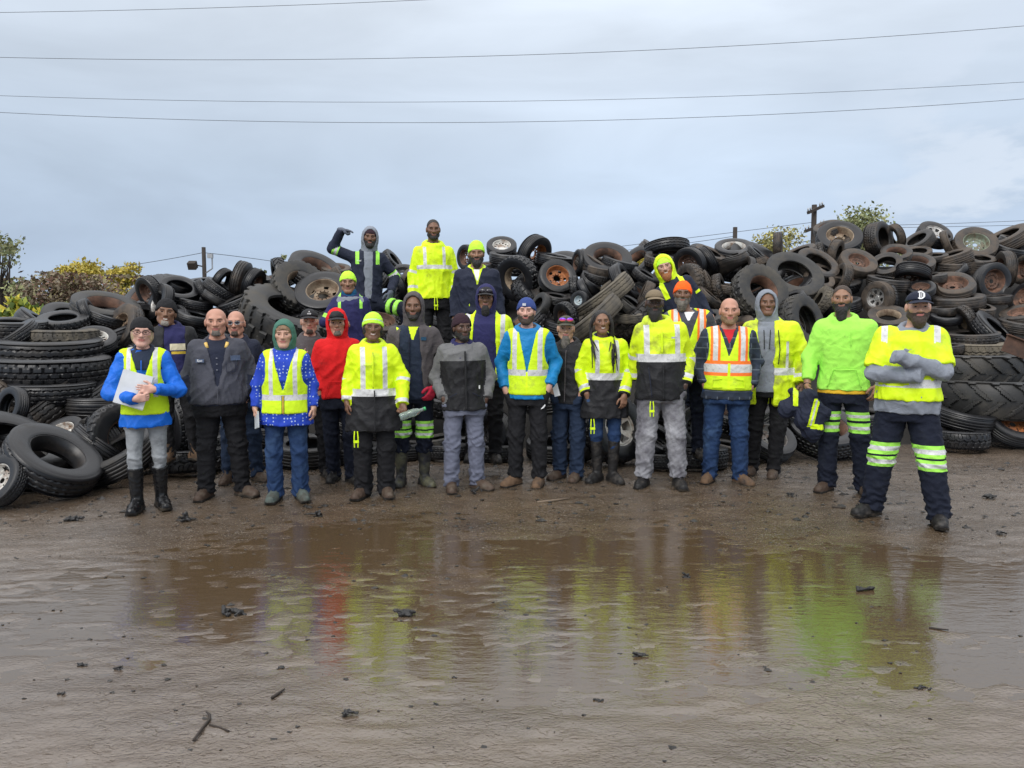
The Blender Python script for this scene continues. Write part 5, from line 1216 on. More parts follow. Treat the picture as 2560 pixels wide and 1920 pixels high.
    def hair(s, m, kind='short'):
        h = s.hs; w = s.hw; e = lambda c, r, clip=(): EL(np.array(c)*h*np.array([w, 1, 1]), np.array(r)*h*np.array([w, 1, 1]), clip)
        P = [(e((0, .017, .036), (.081, .102, .091)), .01)]; S_ = [(e((0, -.105, -.002), (.083, .102, .092)), .012)]; C = [((0, -.55, -1), .030*h)]
        if kind == 'buzz': P = [(e((0, .016, .036), (.078, .0995, .0885)), .01)]
        if kind == 'bob': P += [(e((0, .02, -.02), (.090, .090, .10)), .02)]; C = [((0, 0, -1), .105*h)]; S_ = [(e((0, -.11, -.03), (.070, .10, .085)), .01)]
        if kind == 'fringe': P = [(e((0, -.010, .030), (.078, .092, .082)), .01)]; C = [((0, -.0, -1), .02*h)]; S_ = [(e((0, -.11, -.04), (.070, .10, .088)), .01)]
        if kind == 'back': C = [((0, -.9, -1), -.015*h)]; P += [(RC(np.array((0, .09, .06))*h, np.array((0, .135, .05))*h, .03*h, .02*h), .02)]
        F = s.hfield(P, S_, C); return s.hcloth('hair', F, [m], (), .003 if kind not in ('buzz',) else .001, .03)
    def beard(s, m, kind='full', long=0, moust=True):
        h = s.hs; w = s.hw; T0 = s.HT; s.HT = (np.eye(3), np.zeros(3)); e, c = s.head_prims(); 
        th = {'full': .006, 'short': .003, 'goatee': .0028}[kind]; Pf = s.face_list(th); s.HT = T0
        prims = Pf[1:5]; 
        if long: prims = prims+[(e((0, -.062, -.118-long*.5), (.040+long*.10, .034, .035+long*.75)), .03)]
        subs = [(e((0, -.105, -.0605), (.021, .030, .0058)), .005), (e((-.040, -.085, .000), (.034, .060, .040)), .012), (e((.040, -.085, .000), (.034, .060, .040)), .012), (e((0, -.12, -.02), (.020, .05, .022)), .006), (e((0, -.03, .07), (.1, .12, .082)), .01)]
        cuts = [((0, 0, 1), .0*h), ((0, 1, 0), .012*h)]
        if kind == 'goatee': subs += [(e((-.062, -.045, -.055), (.034, .08, .07)), .014), (e((.062, -.045, -.055), (.034, .08, .07)), .014), (e((0, -.02, -.125), (.09, .052, .03)), .012)]
        if not moust: cuts[0] = ((0, 0, 1), -.070*h)
        F = s.hfield(prims, subs, cuts, .0045)
        return s.hcloth('beard', F, [m], (), .003, .025)
    def glasses(s, lens=None, frame=FRAME, z=.006, y=-.104, name='glasses', zr=.017):
        h = s.hs; b = MB(); R, t = s.HT; w = s.hw
        g = lambda x, yy, zz: R@(np.array([x*w, yy, zz])*h)+t
        for sg in (-1, 1):
            pts = [g(sg*.034+.024*math.cos(a), y+.004*math.cos(2*a), z+zr*math.sin(a)) for a in np.linspace(0, 2*math.pi, 17)]; b.tube(pts, .0026*h, 5, 0, False)
            b.tube([g(sg*.058, y, z+.006), g(sg*.078, -.04, z+.006), g(sg*.08, .01, z)], .0022*h, 5)
            if lens:
                V = np.array(pts[:-1]+[g(sg*.034, y-.004, z)]); b.add(V, (), [(i, (i+1) % 16, 16) for i in range(16)], 1)
        b.tube([g(-.011, y, z+.004), g(.011, y, z+.004)], .0022*h, 5)
        return b.build(name, [frame]+([lens] if lens else []), s.o, True)
    def goggles(s, lens, z, y, name='sunglasses'):
        h = s.hs; R, t = s.HT; w = s.hw
        o = None
        F = s.hfield([(EL(np.array((sg*.036*w, y+.004, z))*h, np.array((.034, .012, .020))*h), .008) for sg in (-1, 1)], step=.004); V, Fc = F.surface(1); V[:, 1] += 2.5*V[:, 0]**2*1.4
        return link(name, npmesh(name, V@R.T+t, Fc), s.o, [lens])
    def front_y(s, x, z, off=.03):
        rows = np.array(s.rows(off)); a, b, c = [np.interp(z, rows[:, 0], rows[:, i]) for i in (1, 2, 3)]
        return c-b*math.sqrt(max(.04, 1-(x/a)**2))
    def ribbon(s, pts, w, m, off=.03, name='zip', lift=.004, th=.004, parent=None):
        """zip, placket, seam or pocket edge lying on the front of the torso; pts are (x, z as a share of the height)"""
        P = []
        for (x0, z0), (x1, z1) in zip(pts[:-1], pts[1:]):
            n = max(2, int(math.hypot(x1-x0, (z1-z0)*s.H)/.02))
            P += [(x0+(x1-x0)*i/n, z0+(z1-z0)*i/n) for i in range(n)]
        P.append(pts[-1]); q = MB(); C = np.array([[x, s.front_y(x, z*s.H, off)-lift, z*s.H] for x, z in P])
        q.tube(C, w, 6); o = q.build(name, [m], parent or s.o, True); return o
    def textpatch(s, txt, x, zf, size, m, bg=None, bw=None, bh=.022, parent=None, name='name_patch', yoff=0, rotz=0):
        """cloth patch standing just proud of the chest, with real lettering"""
        H = s.H; rows = np.array(s.rows(.022)); z = zf*H; a, b, c = [np.interp(z, rows[:, 0], rows[:, i]) for i in (1, 2, 3)]
        y = c-b*math.sqrt(max(.05, 1-(x/a)**2))-.016-yoff; yaw = math.atan2(x/a**2, math.sqrt(max(.05, 1-(x/a)**2))/b)
        par = parent or s.o
        if bg is not None:
            q = MB(); q.box((0, 0, 0), (bw, .006, bh)); o = q.build(name, bg, par); o.location = (x, y, z); o.rotation_euler = (0, 0, yaw); par = o
        if txt:
            cu = bpy.data.curves.new('t', 'FONT'); cu.body = txt; cu.size = size; cu.align_x = 'CENTER'; cu.align_y = 'CENTER'; cu.extrude = .001; t = bpy.data.objects.new('t', cu); COL.objects.link(t)
            me = bpy.data.meshes.new_from_object(t.evaluated_get(bpy.context.evaluated_depsgraph_get())); bpy.data.objects.remove(t)
            me.materials.clear(); l = link('lettering', me, par, [m])
            if bg is not None: l.location = (0, -.0045, 0); l.rotation_euler = (math.pi/2, 0, 0)
            else: l.location = (x, y, z); l.rotation_euler = (math.pi/2, 0, yaw)
        return par
# ---------------------------------------------------------------- the cast
HVJ = [HV, BLK, SIL]
def hv_rules(belt, cut, v0, v1, ztop, b1, b2, black=True, cuff=None):
    r = []
    if black: r.append(('below', cut, 1))
    r += [('vert', v0, v1, belt[1], ztop, 2), ('belt', belt[0], belt[1], 2), ('band', b1[0], b1[1], 2), ('band', b2[0], b2[1], 2)]
    if cuff: r.append(('armfrom', cuff, 1))
    return r
def local(p, x, y, z):
    c, s = math.cos(p.rz), math.sin(p.rz); return p.loc+Vector((x*c-y*s, x*s+y*c, z))
def drawcord(p, x, z):
    q = MB(); y = -.17
    for dx in (-.012, .012): q.tube([[x+dx, y, z+.04], [x+dx*1.4, y-.01, z-.02], [x+dx*1.2, y-.005, z-.10]], .005, 5)
    q.box((x, y-.005, z-.05), (.045, .02, .02)); q.build('drawcord', HV, p.o)
def cast():
    # 1 woman with folder
    p = Person(363, 793, vfeet=1282, hat=.015, skin='pink', fem=True, g=1.05, hs=1.02, roll=.06, yaw=.08, seed=11, label='woman in blue jacket and yellow vest hugging a white folder, in black rubber boots', smile=1, eyes='squint',
               L=dict(el=(-.285, -.10, 1.12), wr=(-.035, -.300, 1.085), d=(1, -.05, .12), n=(0, 1, .1), t=(0, 0, 1), hand='hold'), R=dict(el=(.30, -.05, 1.13), wr=(.115, -.275, 1.165), d=(-1, -.04, .1), n=(0, 1, 0), t=(0, 0, 1), hand='flat'), feet=((-.085, -.04, .15), (.085, .05, .35)))
    p.hair(HAIR['blond'], 'bob'); p.beanie(BKN, slouch=-.03); p.glasses(y=-.106)
    p.top('jacket', [BLU, NVY], hem=.445, off=.024, sr=(.086, .074, .062), cowl=.022, cowlr=.075, rules=(), fold=.014); p.top('fleece_collar', [NVW], hem=.74, off=.028, arms=False, cowl=.026, cowlr=.070, fold=.002, neck=.056)
    p.ribbon([(0, .79), (0, .70)], .004, BLU, .034, 'zip', .006)
    p.vest([HVM, SIL], hem=.51, off=.038, v=(.085, .66), rules=[('vert', .092, .130, .60, .9, 1)]); p.trousers([GDN], r=(.090, .064, .056), hem=.30, fold=.009, name='jeans'); p.boots(RUB2, .36, .062, 'rubber_boot')
    q = MB(); R = Matrix.Rotation(-.14, 3, 'X') @ Matrix.Rotation(.30, 3, 'Y')
    q.box((0, 0, 0), (.225, .010, .27), R); q.box((.004, .0075, -.006), (.22, .003, .27), R @ Matrix.Rotation(.05, 3, 'Y'))
    f = q.build('folder', mat('folder_white', (.62, .64, .66), .45)); f.location = local(p, -.055, -.235*p.k, 1.165*p.k); f.rotation_euler = (0, 0, p.rz); tag(f, 'plain white folder held against the yellow vest of the woman in glasses', 'folder')
    # 2 laughing man in black beanie on a tyre
    p = Person(445, 746, Y=7.25, zf=.24, hat=.015, skin='mid', lip='m', g=1.05, hs=1.05, hx=-.05, roll=.14, yaw=.12, pitch=-.06, smile=2, eyes='squint', seed=12, label='laughing man with grey goatee, ribbed black beanie and navy printed hoodie, standing on a tyre', L='down', R='down', feet=((-.10, 0, .2), (.14, .02, .9)))
    p.beanie(BKN); p.beard(HAIR['grey'], 'goatee'); p.top('hoodie', [NVB, CRM, YPR], hem=.49, off=.014, arms=False, rules=[('patch', -.02, .115, .695, .735, 1), ('patch', -.01, .11, .672, .688, 2)], cowl=.034)
    p.top('jacket', [BLK, NVW], hem=.5, off=.030, opened=(.085, .11, .02), cowl=.02, cowlr=.10); p.trousers([BPN]); p.boots(TAN, .19)
    # 3 big bald man in charcoal shirt
    p = Person(555, 772, vfeet=1250, skin='ruddy', g=1.22, sh=1.12, belly=.055, hs=1.0, hw=1.12, smile=1, rz=.06, eyes='squint', seed=13, ax=.01, label='broad bald man with grey goatee in an unbuttoned charcoal work shirt', L='pocket', R='pocket', feet=((-.15, -.02, .35), (.15, -.02, .75)))
    p.beard(HAIR['pepper'], 'goatee'); p.top('henley', [NVY], hem=.5, off=.006, arms=False, cowl=.014, cowlr=.075, fold=.003)
    p.top('work_shirt', [CHR, NVY], hem=.505, off=.026, sr=(.094, .080, .058), vneck=(.085, .60), rules=[('armfrom', .60, 1)], cowl=.018, cowlr=.092, fold=.015); p.trousers([BPN], r=(.108, .088, .082)); p.boots(LBR, .15)
    p.ribbon([(-.0, .60), (.0, .508)], .006, CHR, .034, 'placket'); [p.ribbon([(0, z), (0, z+.002)], .007, GRA, .016, 'button', .006) for z in (.745, .715, .685)]
    NP = cloth('name_patch', (.09, .12, .19), .8); p.textpatch('Ron', -.135, .735, .030, WHT, NP, .075, .028); p.textpatch(None, .150, .745, .02, WHT, NP, .085, .042, name='chest_patch')
    for sd in (-1, 1):
        q = MB(); q.tube([[sd*.088, -.085, 1.485*p.k], [sd*.075, -.105, 1.435*p.k]], [.014, .014], 8); q.build('ear_plug', YTS if False else mat('earplug_yellow', (.75, .50, .14), .6), p.o, True)
    p.ribbon([(.075, .725), (.075, .675), (.15, .675), (.15, .725)], .003, NVY, .034, 'pocket_seam', .002)
    # 4 man with tinted glasses behind him
    p = Person(603, 778, vfeet=1213, skin='ruddy', g=1.08, seed=14, yaw=-.15, label='man in tinted glasses half hidden behind the big bald man, raising two fingers', eyes='squint', L=dict(el=(-.31, .02, 1.30), wr=(-.205, .0, 1.625), d=(0, .05, 1), n=(0, -1, 0), t=(1, 0, 0), hand='v'), R='pocket', feet=((-.13, .0, .3), (.13, 0, .6)))
    p.beard(HAIR['brown'], 'goatee', moust=True); p.glasses(LENS, WCH, y=-.108); p.top('hoodie', [NVY], hem=.5); p.trousers([DDN], name='jeans'); p.boots(LBR, .15)
    # 5 woman in teal hood
    p = Person(712, 802, vfeet=1259, hat=.012, skin='fair', fem=True, g=1.28, sh=1.08, hs=.99, hw=1.04, smile=1, seed=15, eyes='squint', label='woman in green knit hood, spotted blue jacket and yellow zip vest', L='down', R='down', ax=.02, feet=((-.10, 0, .15), (.11, .02, .35)))
    p.hair(HAIR['sandy'], 'fringe'); p.hood(TEA, opening=.92, fold=.003); p.top('jacket', [DOT], hem=.435, off=.020, sr=(.078, .066, .058), cowl=.034, cowlr=.085, flare=.1)
    p.vest([HVM, SIL, YPR, BLK], hem=.50, off=.036, v=(.09, .62), rules=[('vert', .095, .135, .595, .9, 1), ('belt', .575, .605, 1), ('zip', .012, .60, 3), ('zip', .006, .60, 2)]); p.trousers([DEN], r=(.098, .082, .084), hem=.045, name='jeans'); p.boots(GBT, .12)
    q = MB(); q.box((0, 0, 0), (.012, .075, .14)); f = q.build('phone', [mat('phone_silver', (.45, .48, .5), .25)]); w = p.arms[-1]['wr']; f.location = local(p, w[0]+.025, w[1]-.055, w[2]-.10); f.rotation_euler = (-.3, .1, p.rz+.5); tag(f, 'small silver phone in the right hand of the woman in the spotted jacket', 'phone')
    # 6 man in black cap behind
    p = Person(780, 772, Y=7.55, skin='fair', hat=.01, seed=16, smile=1, eyes='squint', g=.95, label='young man in black flat-brimmed cap and grey hoodie flashing two fingers', L=dict(el=(-.26, -.06, 1.16), wr=(-.125, -.25, 1.245), d=(.35, -.1, .9), n=(-.2, -1, 0), t=(.9, 0, -.3), hand='v'), R='pocket')
    c = p.cap(BLK); p.hair(HAIR['brown'], 'buzz'); p.beard(HAIR['brown'], 'goatee'); p.top('hoodie', [DGR], hem=.5); p.trousers([BPN]); p.boots(BLE, .15)
    q = MB()
    for dx, dz in ((0, .020), (-.011, 0), (.011, 0), (0, -.0)): q.box((dx, -.004*abs(dx)*100*0, dz), (.012, .004, .012), Matrix.Rotation(.785, 3, 'Y'))
    lg = q.build('cap_logo', [SIL], c); lg.location = Vector(p.HT[1])+Vector((0, -.096, .078))
    # 7 red hoodie
    p = Person(850, 773, vfeet=1215, hat=.015, skin='ruddy', seed=17, g=1.02, roll=-.04, label='man in a bright red hoodie with the hood up over a cap', L='pocket', R='pocket', feet=((-.06, .10, .3), (.10, -.05, .6)))
    p.cap(BLK); p.hood(RED, 1.0, .004); p.beard(HAIR['pepper'], 'goatee'); p.top('hoodie', [RED], hem=.50, off=.026, sr=(.084, .074, .060), cowl=.026, fold=.013); p.trousers([NVP], r=(.10, .084, .076)); p.boots(BLE, .15)
    p.ribbon([(-.13, .505), (-.09, .60), (.09, .60), (.13, .505)], .004, RED, .034, 'pouch_pocket', .003)
    # 8 woman in lime beanie
    p = Person(934, 779, vfeet=1250, hat=.03, skin='brown', lip='m', fem=True, g=1.15, sh=1.02, hs=1.0, hw=1.06, roll=.06, rz=.10, smile=2, eyes='closed', seed=18, label='woman in lime striped beanie and long yellow and black rain jacket holding a bottle', L='down', R=dict(el=(.285, .0, 1.19), wr=(.27, -.13, .93), d=(.1, -.55, -.8), n=(-.4, -.6, .3), t=(-.5, -.5, .6), hand='grip'), feet=((-.10, 0, .5), (.10, 0, .1)))
    p.hair(HAIR['black'], 'bob'); p.beanie(LIMEB, GRA, tall=.012); p.top('rain_jacket', HVJ, hem=.375, off=.034, sr=(.088, .082, .074), flare=.2, rules=hv_rules((.565, .605), .565, .082, .128, .83, (.52, .58), (.90, .97)), cowl=.034, cowlr=.09, fold=.015, wl=.14); drawcord(p, -.16, .36*p.H)
    p.trousers([BPN], r=(.10, .09, .088), hem=.04); p.boots(LBR, .13)
    b = MB(); zz = np.array([0, .012, .03, .06, .07, .08, .13, .16, .18, .20, .215]); rr = np.array([.028, .033, .034, .034, .031, .034, .034, .028, .016, .014, .014])
    b.tube(np.stack([zz*0, zz*0, zz], 1), rr, 16); bo = b.build('water_bottle', [PLA], None, True); q = MB(); q.tube([[0, 0, .214], [0, 0, .235]], .0155, 12); q.build('bottle_cap', [mat('cap_green', (.05, .35, .12), .5)], bo, True)
    w = p.arms[1]['wr']; bo.location = local(p, w[0]-.03, w[1]-.085, w[2]-.10); bo.rotation_euler = (.0, 1.25, p.rz); tag(bo, 'clear ribbed water bottle held sideways by the woman in the lime beanie', 'bottle')
    p.ribbon([(-.01, .80), (-.01, .61)], .007, HVD, .048, 'storm_flap', .004); p.ribbon([(-.085, .735), (.0, .735)], .004, HVD, .046, 'pocket_flap'); p.ribbon([(.0, .60), (.0, .38)], .006, BLK, .05, 'storm_flap', .003)
    # 9 tall man, grey hood, rubber boots
    p = Person(1032, 731, vfeet=1221, hat=.02, skin='brown', lip='m', seed=19, g=.96, sh=1.04, rz=-.08, label='tall man in grey hooded jacket, navy work shirt and muddy rubber boots', L='pocket', R=dict(el=(.285, .03, 1.20), wr=(.205, -.15, .955), d=(-.42, -.25, -.85), n=(-.5, .6, 0), t=(-.5, -.6, .3), hand='relaxed', glove=RGV), feet=((-.12, 0, .1), (.10, -.01, .5)), eyes='squint')
    p.hood(DGR, .98, .004, opening=1.03); p.beard(HAIR['black'], 'short'); p.top('tee', [HV], hem=.70, off=.010, arms=False, cowl=.012, cowlr=.066, fold=.002); p.top('work_shirt', [NVW], hem=.46, off=.018, arms=False, vneck=(.045, .77), cowl=.014, cowlr=.085, fold=.010)
    p.top('jacket', [DGR], hem=.47, off=.032, opened=(.085, .135, -.03), sr=(.080, .070, .058), cowl=.024, fold=.013); p.trousers([NVP, LIME, SIL], r=(.098, .082, .080), hem=.33, bands=[(.308, .350, 1), (.322, .336, 2), (.262, .300, 1), (.275, .288, 2)]); p.boots(GRB, .37, .066, 'rubber_boot', 1.05)
    p.textpatch(None, .10, .775, .02, WHT, cloth('shirt_badge', (.02, .07, .13)), .05, .03, yoff=-.008, name='chest_patch')
    p.ribbon([(-.03, .79), (-.03, .47)], .006, NVY, .026, 'placket', .003); [p.ribbon([(-.03, z), (-.03, z+.002)], .006, BLK, .026, 'button', .008) for z in (.75, .70, .65, .60, .55)]
    # 10 grey and black jacket
    p = Person(1163, 783, vfeet=1233, hat=.02, skin='dark', lip='d', seed=20, g=1.12, sh=1.06, hs=.97, rz=.12, yaw=.25, label='man in dark knit cap and grey and black shell jacket, looking to one side', feet=((-.13, -.03, .05), (.11, .0, .75)))
    p.beanie(MAR, tall=.004); p.beard(HAIR['black'], 'short'); p.top('hoodie', [NVB], hem=.72, off=.018, arms=False, cowl=.030, cowlr=.082, cz=.004)
    p.top('shell_jacket', [BLK, GJK], hem=.47, off=.032, sr=(.092, .080, .068), rules=[('arm', 1), ('above', .748, 1)], cowl=.022, cowlr=.092, fold=.014, flare=.1); p.trousers([GPN], r=(.098, .084, .078)); p.boots(LBR, .10)
    p.ribbon([(.01, .80), (.01, .475)], .010, BLK, .042, 'zip_placket', .004); p.ribbon([(.07, .57), (.14, .545)], .004, NVY, .042, 'pocket_seam'); p.ribbon([(-.14, .545), (-.07, .57)], .004, NVY, .042, 'pocket_seam'); p.textpatch(None, .135, .60, .02, WHT, WHT, .012, .03, yoff=.014, name='jacket_tab')
    # 11 goggles, navy hood, open hi-vis
    p = Person(1208, 712, Y=7.75, zf=.15, hat=.02, skin='mid', lip='m', seed=21, g=1.2, sh=1.15, label='man in navy hood and cap with dark goggles, hi-vis jacket open, behind the front row', feet=((-.12, 0, .2), (.12, 0, .2)))
    p.cap(BLK); p.goggles(LENS, .074, -.098); p.hood(NVB, 1.04, .004, opening=1.06); p.beard(HAIR['black'], 'goatee', long=.03); p.top('hoodie', [NVB], hem=.5, off=.018, arms=False, cowl=.03, fold=.006)
    p.top('jacket', [HV, HV, SIL], hem=.48, off=.036, opened=(.105, .12, -.005), sr=(.095, .08, .07), rules=[('vert', .155, .20, .5, .87, 2), ('band', .5, .56, 2)], cowl=.026, cowlr=.105); p.trousers([BPN]); p.boots(BLE, .15)
    # 12 azure jacket, vest
    p = Person(1317, 743, vfeet=1221, hat=.02, skin='pink', seed=22, g=.98, sh=1.02, hs=.98, smile=1, hx=-.02, rz=-.06, eyes='squint', label='bearded man in blue knit beanie, azure jacket and yellow vest with silver stripes', feet=((-.11, -.03, .6), (.12, -.04, -.15)))
    b_ = p.beanie(BLB); p.beard(HAIR['brown'], 'full'); p.top('jacket', [AZU], hem=.475, off=.022, sr=(.080, .070, .062), cowl=.030, cowlr=.10, fold=.012); p.top('fleece_collar', [DGR], hem=.74, off=.010, arms=False, cowl=.030, cowlr=.072, fold=.002, neck=.054)
    p.vest([HVM, SIL, HV], hem=.497, off=.036, v=(.082, .61), rules=[('vert', .098, .142, .60, .9, 1), ('belt', .60, .632, 1), ('zip', .009, .62, 2)]); p.trousers([BPN], r=(.094, .080, .070), hem=.09); p.boots(TAN, .18)
    q = MB(); q.box((0, 0, 0), (.032, .004, .024)); t = q.build('beanie_tag', [GRA], b_); t.location = Vector(p.HT[1])+Vector((-.012, -.106, .064)); t.rotation_euler = (-.15, 0, -.1)
    sw = MB(); ang = np.linspace(0, 1, 9); up = [(x*.085-.04, .018*math.sin(x*1.2)+x*.034-.018) for x in ang]; lo_ = [(x*.085-.04, -.014*math.sin(x*math.pi*.9)**.8+x*.034-.018) for x in ang]
    V = [(a, 0, b) for a, b in up]+[(a, 0, b) for a, b in lo_]+[(a, .003, b) for a, b in up]+[(a, .003, b) for a, b in lo_]; n = 9
    sw.add(V, [(i, i+1, n+i+1, n+i) for i in range(n-1)]+[(2*n+i, 3*n+i, 3*n+i+1, 2*n+i+1) for i in range(n-1)]); t = sw.build('curved_mark', [WHT], p.o); t.location = (.150, -.098, .435*p.H); t.rotation_euler = (0, -.25, .5); t.scale = (.62, 1, .62)
    # 13 camo cap, black hoodie
    p = Person(1420, 789, vfeet=1206, hat=.01, skin='fair', seed=23, g=1.0, hx=-.05, rz=-.30, yaw=.30, label='man with grey goatee in camo cap with rainbow sunglasses and black hoodie', L='jpocket', R='jpocket', feet=((-.09, 0, .3), (.09, -.03, .0)))
    p.cap(CAM); p.goggles(RAIN, .088, -.096); p.hair(HAIR['brown'], 'buzz'); p.beard(HAIR['pepper'], 'goatee', long=.05); p.top('hoodie', [BLK], hem=.475, off=.026, sr=(.084, .078, .066), cowl=.03, fold=.013); p.trousers([DDN], r=(.10, .086, .082), name='jeans'); p.boots(LBR, .12)
    q = MB(); q.box((0, 0, 0), (.055, .004, .12), Matrix.Rotation(-.25, 3, 'Y')); f = q.build('paper_slip', [PAP]); f.location = at(1390, 975, p.loc.y-.19); tag(f, 'white paper slip sticking out beside the black hoodie pocket', 'paper')
    p.ribbon([(-.01, .80), (-.01, .49)], .005, DGR, .034, 'zip', .003)
    # 14 woman with braids
    p = Person(1513, 773, vfeet=1213, hat=.012, skin='mid', lip='m', fem=True, g=1.08, hx=-.04, hs=1.0, smile=2, roll=-.05, yaw=-.05, rz=.12, seed=24, label='smiling woman with long black braids in a yellow and black rain jacket', L='pocket', R=dict(el=(.25, -.0, 1.18), wr=(.165, -.17, .93), d=(-.1, -.15, -1), n=(-.3, .9, 0), t=(-.9, -.3, 0), hand='relaxed'), feet=((-.06, .02, .7), (.08, -.02, .3)))
    p.hair(HAIR['black']); T = p.HT; rs = np.random.RandomState(4); q = MB()
    for i in range(34):
        a = rs.uniform(-2.6, 2.6) if i < 20 else rs.uniform(.6, 1.5); st = T[0]@np.array((.085*math.sin(a)*.9, .02+.085*math.cos(a)*.9 if i < 20 else -.02, .07))+T[1]
        side = 1 if math.sin(a) > -.2 else -1; ed = np.array([side*rs.uniform(.03, .12)+T[1][0], -.195-rs.rand()*.035 if i % 2 else .06, 1.16*p.k+rs.uniform(0, .22)]); md = np.array([T[1][0]+side*rs.uniform(.088, .11), rs.uniform(-.05, .05), 1.53*p.k])
        q.tube([st, (st+md)/2+[side*.015, 0, .02], md, (md+ed)/2+[0, -.03 if i % 2 else .03, .0], ed], [.008, .0085, .008, .007, .004], 6)
    q.build('braids', [HAIR['black']], p.o, True)
    p.top('hood_collar', [NVB], hem=.74, off=.012, arms=False, cowl=.030, cowlr=.078, fold=.002); p.top('rain_jacket', HVJ, hem=.385, off=.032, sr=(.082, .076, .068), flare=.15, rules=hv_rules((.605, .645), .605, .085, .125, .83, (.50, .57), (.84, .91), cuff=.95), cowl=.030, cowlr=.098, opened=None, fold=.015, wl=.14); drawcord(p, -.15, .365*p.H)
    p.trousers([DEN, WHT], r=(.092, .064, .052), hem=.30, name='jeans', fold=.009); p.boots(BLE, .42, .058)
    # 15 big man in khaki cap
    p = Person(1655, 723, vfeet=1224, hat=.012, skin='deep', lip='d', g=1.09, sh=1.0, belly=.025, hs=1.0, hx=-.06, roll=.03, rz=.08, smile=1, seed=25, ax=.0, label='big bearded man in khaki cap, yellow and black rain jacket and stained grey sweatpants', L='back', R='pocket', feet=((-.16, -.02, .4), (.16, -.05, .15)))
    p.cap(KHK); p.hair(HAIR['black'], 'buzz'); p.beard(HAIR['black'], 'full', long=.03); p.top('rain_jacket', [HVD, BLK, SIL], hem=.455, off=.032, sr=(.088, .080, .070), rules=hv_rules((.645, .685), .645, .112, .160, .83, (.50, .57), (.84, .92), cuff=.965), cowl=.040, cowlr=.095, fold=.015, wl=.14); drawcord(p, -.10, .43*p.H)
    p.textpatch(None, .10, .765, .02, WHT, GRA, .05, .016, yoff=.014, name='chest_patch'); p.trousers([SWT], r=(.112, .092, .078), hem=.10); p.boots(BLE, .20, .060, wide=1.08)
    p.ribbon([(-.01, .80), (-.01, .69)], .008, HV, .05, 'storm_flap', .004); p.ribbon([(.03, .755), (.10, .75)], .004, HV, .048, 'pocket_flap', .004); p.ribbon([(.0, .64), (.0, .46)], .008, BLK, .052, 'storm_flap', .003); p.ribbon([(-.13, .62), (-.10, .47)], .004, NVY, .052, 'pocket_seam', .003)
    # 16 orange beanie behind
    p = Person(1718, 702, Y=7.75, zf=.20, hat=.02, skin='brown', lip='m', g=1.12, sh=1.1, hx=-.06, roll=.05, pitch=-.05, seed=26, label='man in bright orange beanie with grey beard behind the khaki cap', eyes='squint')
    p.beanie(ORB, tall=.006); p.beard(HAIR['pepper'], 'full', long=.02); p.top('tee', [WHT], hem=.74, off=.006, arms=False, cowl=.012, cowlr=.062, fold=0); p.top('shirt', [GPN if False else CHR], hem=.48, off=.020, vneck=(.05, .78), cowl=.016, cowlr=.085, sr=(.086, .074, .06)); p.vest([HVM, ORG, SIL], hem=.52, v=(.10, .66), rules=[('vert', .085, .175, .5, .9, 1), ('vert', .108, .150, .5, .9, 2)]); p.trousers([NVP]); p.boots(BLE, .16)
    # 17 bald man, orange striped vest
    p = Person(1813, 746, vfeet=1215, skin='ruddy', g=1.18, sh=1.14, belly=.02, hs=1.05, hw=1.04, smile=1, rz=-.05, eyes='squint', seed=27, label='smiling bald man in plaid shirt and yellow vest with orange edged stripes', feet=((-.13, 0, .35), (.15, -.02, .6)))
    p.beard(HAIR['sandy'], 'short'); p.top('tee', [RBT], hem=.68, off=.008, arms=False, cowl=.012, cowlr=.068, fold=0); p.top('plaid_shirt', [PLD], hem=.465, off=.020, vneck=(.055, .76), sr=(.088, .076, .062), cowl=.016, cowlr=.084, fold=.012)
    p.vest([HVM, ORG, SIL, HV], hem=.515, off=.036, v=(.085, .69), rules=[('vert', .080, .172, .64, .9, 1), ('vert', .104, .148, .66, .9, 2), ('belt', .592, .672, 1), ('belt', .610, .654, 2), ('zip', .012, .66, 3)]); p.trousers([DEN], r=(.102, .084, .072), name='jeans'); p.boots(TAN, .12)
    for sg in (-1, 1): p.ribbon([(sg*.06, .578), (sg*.14, .570), (sg*.145, .53), (sg*.06, .533)], .0035, HVD, .040, 'vest_pocket', .003)
    # 18 grey hood, open yellow coat
    p = Person(1922, 727, vfeet=1198, hat=.015, skin='brown', lip='m', g=1.12, sh=1.12, hx=-.05, yaw=.1, pitch=-.10, seed=28, eyes='squint', label='man in grey hood under a long open yellow coat', L='pocket', R=dict(el=(.31, .02, 1.17), wr=(.285, -.06, .93), d=(-.1, -.3, -.9), n=(-.9, .3, 0), t=(-.3, -.9, 0), hand='relaxed'), feet=((-.14, .08, .2), (.06, -.04, -.2)))
    p.hood(GRY, 1.04, .004, opening=1.02); p.top('hoodie', [GRY], hem=.47, off=.018, arms=False, cowl=.03, fold=.006)
    p.top('coat', [HVD, HVD, SIL], hem=.40, off=.040, opened=(.075, .075, -.055), sr=(.100, .092, .084), rules=[('belt', .562, .60, 2), ('band', .5, .57, 2), ('band', .84, .91, 2), ('vert', .13, .155, .60, .74, 2)], cowl=.030, cowlr=.10, fold=.016, flare=.12); p.trousers([BPN]); p.boots(LBR, .19)
    for sg in (-1, 1): p.ribbon([(sg*.03-.05, .80), (sg*.022-.05, .70)], .004, BLK, .026, 'drawstring', .010)
    p.ribbon([(.05, .80), (.07, .70), (.06, .62)], .005, BLK, .055, 'zip', .006)
